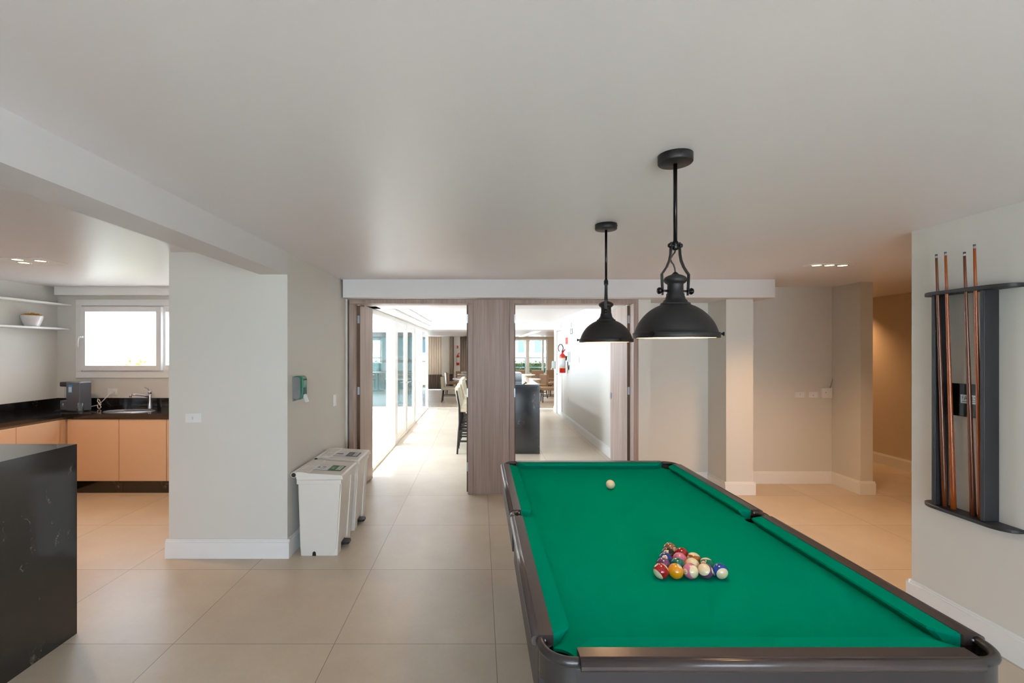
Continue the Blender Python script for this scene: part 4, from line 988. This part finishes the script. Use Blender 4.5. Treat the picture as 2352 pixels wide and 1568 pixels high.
st = thing('bar_stool', 'cream leather bar stool nearest the doors with dark wooden legs', 'bar stool', (-0.12, 7.72, 0), 0, 'bar stools along the counter')
m = MB(); m.box(-0.20, 0.22, -0.23, 0.23, 0.66, 0.745, 0.02, 3); m.build('seat', M['cream'], st)
m = MB(); b_ = bmesh.new(); L_ = []
for z, xo in ((0.70, -0.185), (0.85, -0.215), (0.97, -0.238), (1.03, -0.246), (1.045, -0.240)):
    L_.append([b_.verts.new((xo + dx, yy, z)) for dx, yy in ((-0.028, -0.225), (-0.028, 0.225), (0.028, 0.23), (0.028, -0.23))])
for p_, q_ in zip(L_, L_[1:]):
    for k_ in range(4): b_.faces.new([p_[k_], p_[(k_ + 1) % 4], q_[(k_ + 1) % 4], q_[k_]])
b_.faces.new(L_[0][::-1]); b_.faces.new(L_[-1]); bmesh.ops.recalc_face_normals(b_, faces=b_.faces); m.merge(b_); m.build('backrest', M['cream'], st)
for sx, sy in ((-1, -1), (-1, 1), (1, -1), (1, 1)):
    m = MB(); top = (0.19 * sx, 0.20 * sy, 0.665); bt = ((0.205 if sx > 0 else -0.235), 0.215 * sy, 0.0)
    if sx < 0: m.tube([bt, (-0.20, 0.205 * sy, 0.5), (-0.205, 0.234 * sy, 0.75), (-0.245, 0.236 * sy, 1.0)], [0.014, 0.019, 0.018, 0.012], 8)
    else: m.tube([bt, top], [0.014, 0.020], 8)
    m.build('leg', M['legs'], st)
for z, ax_ in ((0.28, 'y'), (0.36, 'x'), (0.20, 'x')):
    m = MB()
    if ax_ == 'x':
        for sy in (-1, 1): m.box(-0.215, 0.2, 0.212 * sy - 0.010, 0.212 * sy + 0.010, z - 0.014, z + 0.014)
    else:
        for sx in (-0.218, 0.2): m.box(sx - 0.01, sx + 0.01, -0.21, 0.21, z - 0.014, z + 0.014)
    m.build('footrail', M['legs'], st)
for k_, lb in enumerate(('second bar stool from the doors, cream leather back', 'third bar stool from the doors, cream leather back', 'fourth bar stool from the doors, cream leather back', 'fifth bar stool from the doors, cream leather back')):
    dup(st, (-0.12, 7.72 + 0.66 * (k_ + 1), 0), R(random.uniform(-4, 4)), lb)

# ------------------------------------------------------------------ dining chairs and tables far away
def chair_proto(lbl, mat, loc, rz):
    t = thing('dining_chair', lbl, 'chair', loc, rz, 'upholstered dining chairs in the far room')
    # faces +x
    m = MB(); m.box(-0.24, 0.27, -0.25, 0.25, 0.38, 0.47, 0.02, 3); m.build('seat', mat, t)
    m = MB(); m.prism(rounded([(-0.27, 0.38), (-0.19, 0.38), (-0.20, 0.80), (-0.30, 0.80)], [0.01, 0.01, 0.03, 0.03]), -0.25, 0.25, 'Y', bev=0.008); m.build('backrest', mat, t)
    for sx, sy in ((-1, -1), (-1, 1), (1, -1), (1, 1)):
        m = MB(); m.tube([(0.225 * sx + (0.0 if sx > 0 else -0.035), 0.22 * sy, 0), (0.215 * sx, 0.215 * sy, 0.385)], [0.015, 0.021], 8); m.build('leg', M['legs'], t)
    m = MB()
    for sy in (-1, 1): m.box(-0.225, 0.215, 0.217 * sy - 0.01, 0.217 * sy + 0.01, 0.19, 0.215)
    m.build('stretcher', M['legs'], t)
    return t
cA = chair_proto('taupe dining chair on the left, seen from the side near the curtains', M['olive'], (-0.93, 15.1, 0), 0)
cB = chair_proto('tan dining chair at right by the corridor corner, seen from the side', M['tan'], (2.18, 15.0, 0), PI)
for src, loc, rz, lbl in (
    (cB, (1.98, 16.3, 0), R(200), 'tan chair behind the second round table, back to the right wall'),
    (cB, (1.22, 13.75, 0), R(92), 'tan chair back just behind the bar counter'),
    (cB, (2.75, 17.2, 0), R(180), 'tan chair partly hidden by the corridor wall'),
    (cB, (2.30, 19.4, 0), R(250), 'tan chair below the right window pane'),
    (cB, (3.05, 19.7, 0), R(270), 'tan chair furthest right under the window'),
    (cB, (1.62, 19.75, 0), R(260), 'tan chair in front of the window mullion'),
    (cB, (0.75, 19.9, 0), R(270), 'tan chair below the left window pane'),
    (cB, (-0.98, 17.6, 0), R(10), 'brown chair beside the far left round table'),
    (cB, (-0.62, 18.6, 0), R(-60), 'brown chair behind the far left round table'),
    (cB, (-0.45, 15.7, 0), R(85), 'brown chair between the taupe chair and the bar stools'),
    (cB, (1.12, 15.4, 0), R(20), 'tan chair left of the first round table')):
    dup(src, loc, rz, lbl)
def round_table(lbl, x, y, r_):
    t = thing('round_table', lbl, 'table', (x, y, 0), 0, 'white round tables in the dining room')
    m = MB(); m.lathe([(0, 0.755), (r_ - 0.005, 0.755), (r_, 0.75), (r_, 0.735), (r_ - 0.02, 0.727), (0, 0.727)], n=64, cap=False); m.build('tabletop', M['tabletop'], t)
    m = MB(); m.lathe([(0, 0.0), (0.24, 0.0), (0.24, 0.015), (0.05, 0.03), (0.035, 0.06), (0.035, 0.727), (0, 0.727)], n=32, cap=False); m.build('pedestal', M['legs'], t)
round_table('nearest white round table right of the timber panel', 1.36, 14.5, 0.50)
round_table('white round table behind the nearest one', 1.40, 17.0, 0.58)
round_table('white round table in front of the far window', 1.10, 19.0, 0.52)
round_table('white round table beyond the bar stools', -0.42, 14.75, 0.42)
round_table('white round table near the far extinguisher', -0.32, 17.4, 0.50)
m = MB((-0.95, 18.0, 0.9)); m.lathe([(0.0, 0.756), (0.05, 0.756), (0.14, 0.80), (0.15, 0.84), (0.13, 0.84), (0, 0.775)], (-0.52, 17.3, 0), 24, cap=False); tag(m.build('fruit_bowl', M['silver']), 'grey bowl on the far left round table', 'bowl')

# far wall with windows
FW = 21.0; sf = FW / 1094
fx = lambda px: (px - 1102) * sf
k = MB((0, FW, 0))
k.box(-5.2, fx(980), FW, FW + 0.15, 0, 0.1); k.box(fx(1014), fx(1183) - 0.2, FW, FW + 0.15, 0, 2.21); k.box(fx(1183) - 0.2, fx(1258), FW, FW + 0.15, 0, 0.55); k.box(fx(1258), 6.3, FW, FW + 0.15, 0, 2.21)
k.box(fx(1183) - 0.2, fx(1258), FW, FW + 0.15, 2.12, 2.21)
struct('wall_far', k, M['beige'])
S('wall_far_left', -5.2, -5.05, 13.5, 21, 0, 2.21)
S('wall_far_right', 6.15, 6.3, 12.75, 21, 0, 2.21, M['beige'])
S('wall_far_column', fx(1018), fx(1034), FW - 0.8, FW, 0, 2.21, M['wall'])
k = MB((fx(1220), FW, 0.55))
k.box(fx(1183) - 0.2, fx(1258), FW - 0.02, FW + 0.06, 0.55, 0.62); k.box(fx(1183) - 0.2, fx(1258), FW - 0.02, FW + 0.06, 2.06, 2.12)
k.box(fx(1208), fx(1216), FW - 0.03, FW + 0.06, 0.62, 2.06); k.box(fx(1245), fx(1249), FW - 0.03, FW + 0.06, 0.62, 2.06); k.box(fx(1254), fx(1258), FW - 0.03, FW + 0.06, 0.62, 2.06)
wf = struct('window_3', k, M['white'])
m = MB((fx(1220), FW, 0.55)); m.box(fx(1183) - 0.2, fx(1258), FW + 0.02, FW + 0.028, 0.62, 2.06); m.build('pane', M['glass'], wf)
k = MB((-4, FW, 0)); k.box(-5.2, fx(1014), FW + 0.02, FW + 0.07, 2.08, 2.21); k.box(fx(981), fx(983), FW, FW + 0.07, 0.1, 2.08); k.box(-5.2, fx(1014), FW, FW + 0.07, 1.10, 1.16)
wg = struct('window_4', k, M['white'])
m = MB((-4, FW, 0)); m.box(-5.05, fx(1014), FW + 0.04, FW + 0.046, 0.1, 2.08); m.build('pane', M['glass'], wg)
def curtain(lbl, x0, x1, y, hem=True, z1=2.2, amp=0.04, waves=9, split=0.62):
    t = thing('curtain', lbl, 'curtain', ((x0 + x1) / 2, y, 0)); n = waves * 10
    for nm, za, zb, mt in (('sheer', split if hem else 0.02, z1, M['curt']),) + ((('hem_band', 0.02, split, M['curtb']),) if hem else ()):
        m = MB(t.location); b_ = bmesh.new(); rows = []
        for z in (za, (za + zb) / 2, zb):
            rows.append([(b_.verts.new((x0 + (x1 - x0) * k_ / n, y + amp * math.sin(k_ / n * waves * 2 * PI) * (1.1 - 0.3 * z / 2.2), z))) for k_ in range(n + 1)])
        for p_, q_ in zip(rows, rows[1:]):
            for k_ in range(n): f = b_.faces.new([p_[k_], p_[k_ + 1], q_[k_ + 1], q_[k_]]); f.smooth = True
        m.merge(b_); oo = m.build(nm, mt, t)
        so = oo.modifiers.new('thickness', 'SOLIDIFY'); so.thickness = 0.004
curtain('beige curtain with a brown hem in the far left corner of the dining room', -2.13, -1.55, 19.6, waves=6)
curtain('narrow beige curtain right of the far column', fx(1035), fx(1043), 20.0, waves=3)
curtain('pale sheer curtain behind the far fire extinguisher', fx(1046), fx(1120), 20.9, False, waves=14, amp=0.03)
def extinguisher(lbl, loc, rz, hose=True, k_=1.0):
    t = thing('fire_extinguisher', lbl, 'fire extinguisher', loc, rz)
    m = MB(); m.lathe([(0.0, 0), (0.066 * k_, 0), (0.070 * k_, 0.006), (0.070 * k_, 0.37), (0.062 * k_, 0.40), (0.035 * k_, 0.425), (0.022, 0.44), (0.022, 0.465), (0, 0.466)], n=32, cap=False); m.build('cylinder', M['red'], t)
    m = MB(); m.lathe([(0.0712 * k_, 0.115), (0.0716 * k_, 0.115), (0.0716 * k_, 0.33), (0.0712 * k_, 0.33)], n=32, cap=False); m.build('label', M['paper'], t)
    m = MB()
    for z in (0.105, 0.33): m.lathe([(0.0712 * k_, z), (0.0718 * k_, z), (0.0718 * k_, z + 0.014), (0.0712 * k_, z + 0.014)], n=32, cap=False)
    m.build('yellow_band', M['yellow'], t)
    m = MB(); m.prism([(-0.02, 0.455), (0.02, 0.455), (0.07, 0.53), (0.055, 0.54), (0.0, 0.49)], -0.012, 0.012, 'Y', bev=0.002); m.build('handle', M['red'], t)
    if hose:
        m = MB(); m.tube([(0.0, -0.02, 0.47)] + [(-0.045 + 0.055 * math.cos(a), -0.03, 0.56 + 0.085 * math.sin(a)) for a in [R(-60 + 20 * q_) for q_ in range(16)]], 0.010, 8); m.build('hose', M['black'], t)
    return t
extinguisher('red fire extinguisher with a looped black hose on the white corridor wall', (1.875, 10.8, 1.12), R(0))
S('wall_far_pier', fx(1044), fx(1058), 20.50, 20.62, 0, 2.21, M['white'])
extinguisher('small distant red fire extinguisher on the white pier before the sheer curtain', (fx(1052) * 0.975, 20.42, 0.98), 0, False, 0.9)
m = MB((1.95, 10.8, 1.1)); m.box(1.94, 1.99, 10.77, 10.83, 1.40, 1.50); tag(m.build('wall_bracket', M['black']), 'dark bracket holding the corridor extinguisher', 'bracket')
# signs on the corridor wall
m = MB((1.98, 10.9, 1.8)); m.box(1.982, 1.99, 10.76, 11.02, 1.77, 1.92); sg = m.build('extinguisher_sign', M['redpale']); tag(sg, 'narrow red sign on the corridor wall above the extinguisher', 'sign')
sg2 = thing('far_sign', 'small red and white sign above the distant extinguisher', 'sign', (fx(1050.5) * 0.98, 20.49, 1.70)); sg2.name = 'wall_sign'
m = MB(sg2.location); m.box(fx(1048) * 0.98, fx(1053) * 0.98, 20.485, 20.495, 1.70, 1.82); m.build('plate', M['redpale'], sg2)
m = MB(sg2.location); m.box(fx(1048) * 0.98 + 0.012, fx(1050) * 0.98, 20.48, 20.485, 1.712, 1.808); m.build('pictogram', M['paper'], sg2)
yq = 1.99 * 1094 / 211
ex = thing('exit_sign', 'small dark exit route sign high on the corridor wall', 'sign', (1.99, yq, 1.98))
m = MB(ex.location); m.box(1.983, 1.99, yq - 0.10, yq + 0.12, 1.98, 2.10); m.build('plate', M['grey'], ex)
m = MB(ex.location); m.box(1.981, 1.983, yq - 0.09, yq - 0.05, 1.99, 2.09); m.ball(0.014, (1.982, yq + 0.03, 2.07), 10, (0.1, 1, 1)); m.box(1.981, 1.983, yq - 0.0, yq + 0.05, 2.0, 2.05); m.build('pictogram', M['paper'], ex)
m = MB((1.98, yq, 2.15)); m.box(1.95, 1.99, yq - 0.07, yq + 0.09, 2.13, 2.23, 0.004); tag(m.build('emergency_light', M['plate']), 'white emergency light box above the exit sign', 'light')
ip = thing('wall_intercom', 'white wall intercom handset beside the corridor extinguisher', 'intercom', (1.99, 10.55, 1.40))
m = MB(ip.location); m.box(1.955, 1.99, 10.46, 10.56, 1.37, 1.60, 0.006); m.build('base', M['plate'], ip)
m = MB(ip.location); m.tube([(1.935, 10.50, 1.59), (1.945, 10.50, 1.5), (1.935, 10.50, 1.39)], [0.022, 0.014, 0.022], 10); m.build('handset', M['plate'], ip)
m = MB(ip.location); m.tube([(1.94, 10.5, 1.38), (1.945, 10.49, 1.28), (1.96, 10.52, 1.2), (1.975, 10.56, 1.21), (1.98, 10.57, 1.3)], 0.008, 8); m.build('cord', M['black'], ip)
ysw = 1.99 * 1094 / 227.5
socket('light_switch', 'white switch plate on the corridor wall right of the intercom', (1.99, ysw, 1.44), (0, -1, 0), Z_, 0.12, 0.11, [('s', 0.02, 0)], 'switch', 0.012)
socket('power_outlet', 'low white outlet near the floor of the corridor wall', (1.99, 10.7, 0.53), (0, -1, 0), Z_, 0.08, 0.11, [('o', 0, 0)])
m = MB((1.97, 11.5, 2.25)); m.box(1.95, 1.99, 11.55, 11.68, 2.18, 2.32, 0.003); tag(m.build('alarm_box', M['plate']), 'small white alarm box above the corridor door', 'alarm')
dd = dispenser('grey soap dispenser at the far corridor corner by the dining chairs', (1.99, 12.55, 1.14), PI, False)
dw = MB((2.05, 11.95, 0)); dw.box(1.975, 2.0, 11.50, 11.56, 0, 2.17); dw.box(1.975, 2.0, 12.34, 12.40, 0, 2.17); dw.box(1.975, 2.0, 11.56, 12.34, 2.12, 2.17)
d3 = struct('door_3', dw, M['white'])
m = MB((2.05, 11.95, 0)); m.box(2.01, 2.045, 11.565, 12.335, 0.01, 2.115); m.build('door_leaf', M['white'], d3)
m = MB((2.05, 11.95, 0)); m.cyl(0.009, (2.01, 12.25, 1.02), (1.965, 12.25, 1.02)); m.cyl(0.009, (1.965, 12.25, 1.02), (1.965, 12.13, 1.02)); m.build('door_handle', M['steel'], d3)
# added fill strip along the glazing header, brightens the corridor ceiling and wall
cv = thing('added_fill_strip', 'added slim fill light along the header above the courtyard glazing', 'ceiling light', (-1.32, 9.7, 2.3))
m = MB(cv.location); m.box(-1.335, -1.31, 6.6, 12.8, 2.285, 2.335, 0.002); m.build('housing', M['white'], cv)
m = MB(cv.location); m.box(-1.31, -1.307, 6.62, 12.78, 2.29, 2.33); m.build('diffuser', emit('cool_fill_strip', (225, 238, 255), 3.0), cv)
area('added_fill_beam', (-1.30, 9.7, 2.31), (0, R(-95), 0), 0.04, 6.1, 60, (0.86, 0.93, 1.0))
# ceiling strip lamp
sl_ = thing('strip_light', 'long warm linear ceiling light in the far dining room', 'ceiling light', (1.73, 17.2, 2.2))
m = MB(sl_.location); m.box(1.62, 1.84, 14.4, 20.0, 2.198, 2.2099); m.build('housing', M['white'], sl_)
m = MB(sl_.location); m.box(1.64, 1.82, 14.42, 19.98, 2.196, 2.198); m.build('diffuser', M['strip'], sl_)

# outside the far window
hd = MB((2.5, 23.0, 0)); hd.box(0.5, 5.5, 22.6, 23.4, -0.12, 1.0); 
hedge = thing('garden_hedge', 'clipped green hedge outside the far window', 'hedge', (2.5, 23.0, -0.12))
hd.o = Vector(hedge.location); hd.build('hedge_core', M['hedge'], hedge)
m = MB(hedge.location)
for _ in range(5200):
    p = Vector((random.uniform(0.4, 5.6), random.choice([22.55, 22.6, random.uniform(22.6, 23.4)]), random.uniform(0.1, 1.10)))
    a = Vector((random.uniform(-1, 1), random.uniform(-1, 0.2), random.uniform(-0.2, 1))).normalized(); b2 = a.orthogonal().normalized(); s_ = 0.09
    m.quad([p, p + a * s_ * .5 + b2 * s_ * .3, p + a * s_, p + a * s_ * .5 - b2 * s_ * .3])
o = m.build('leaves', M['hedge'], hedge); o['kind'] = 'stuff'
rl = thing('garden_railing', 'pale metal railing in front of the hedge outside', 'railing', (2.5, 22.2, -0.12))
for z in (0.80, 1.24):
    m = MB(rl.location); m.box(0.5, 5.5, 22.18, 22.22, z, z + 0.05); m.build('rail', M['glassaqua'], rl)
for x in (0.6, 1.35, 2.1, 2.95, 3.8, 4.7, 5.4):
    m = MB(rl.location); m.box(x, x + 0.05, 22.18, 22.22, -0.12, 1.24); m.build('post', M['glassaqua'], rl)
bd = thing('neighbour_building', 'pale building with bluish windows behind the hedge', 'building', (4, 40, -0.12))
m = MB(bd.location); m.box(-14, 10, 40, 46, -0.12, 7); m.build('wall', M['bldg'], bd)
for x in (3.2, 4.6, 6.0, 7.4, -3, -5, -7):
    for z in (1.4, 4.2):
        m = MB(bd.location); m.box(x, x + 0.8, 39.9, 40, z, z + 1.3); m.build('window', M['glassaqua'], bd)
def palm(lbl, x, y, h_):
    t = thing('palm_tree', lbl, 'tree', (x, y, -0.12)); m = MB(t.location); m.tube([(x, y, -0.12), (x + 0.1, y, h_ * 0.5), (x, y, h_)], [0.16, 0.13, 0.10], 10); m.build('trunk', M['trunk'], t)
    for q_ in range(14):
        a = q_ / 14 * 2 * PI; m = MB(t.location); prev = None
        for s_ in range(9):
            r_ = s_ / 8 * 1.8; z = h_ + 0.5 * math.sin(s_ / 8 * PI * 0.8) - (s_ / 8) ** 2 * 1.0; c_ = Vector((x + r_ * math.cos(a), y + r_ * math.sin(a), z)); n_ = Vector((-math.sin(a), math.cos(a), -0.4)) * (0.28 * math.sin(PI * (s_ + 1) / 10))
            if prev: m.quad([prev[0], prev[0] + prev[1], c_ + n_, c_]); m.quad([prev[0], c_, c_ - Vector((n_.x, n_.y, -n_.z)), prev[0] - Vector((prev[1].x, prev[1].y, -prev[1].z))])
            prev = (c_, n_)
        m.build('frond', M['hedge'], t)
palm('palm tree outside the left half of the far window', 2.6, 27.5, 2.9)
palm('palm tree outside the right half of the far window', 5.2, 33.0, 3.9)

# frame of the added rear glazing, unseen behind the camera
k = MB((0, -3.2, 0))
for x in (-1.3, -0.09, 1.12, 2.34): k.box(x, x + 0.06, -3.25, -3.15, 0, 2.25)
k.box(-1.3, 2.4, -3.25, -3.15, 2.18, 2.25); k.box(-1.3, 2.4, -3.25, -3.15, 0, 0.06)
wr = struct('window_added_rear', k, M['white'])
m = MB((0, -3.2, 0)); m.box(-1.24, 2.34, -3.205, -3.199, 0.06, 2.18); m.build('pane', M['glass'], wr)
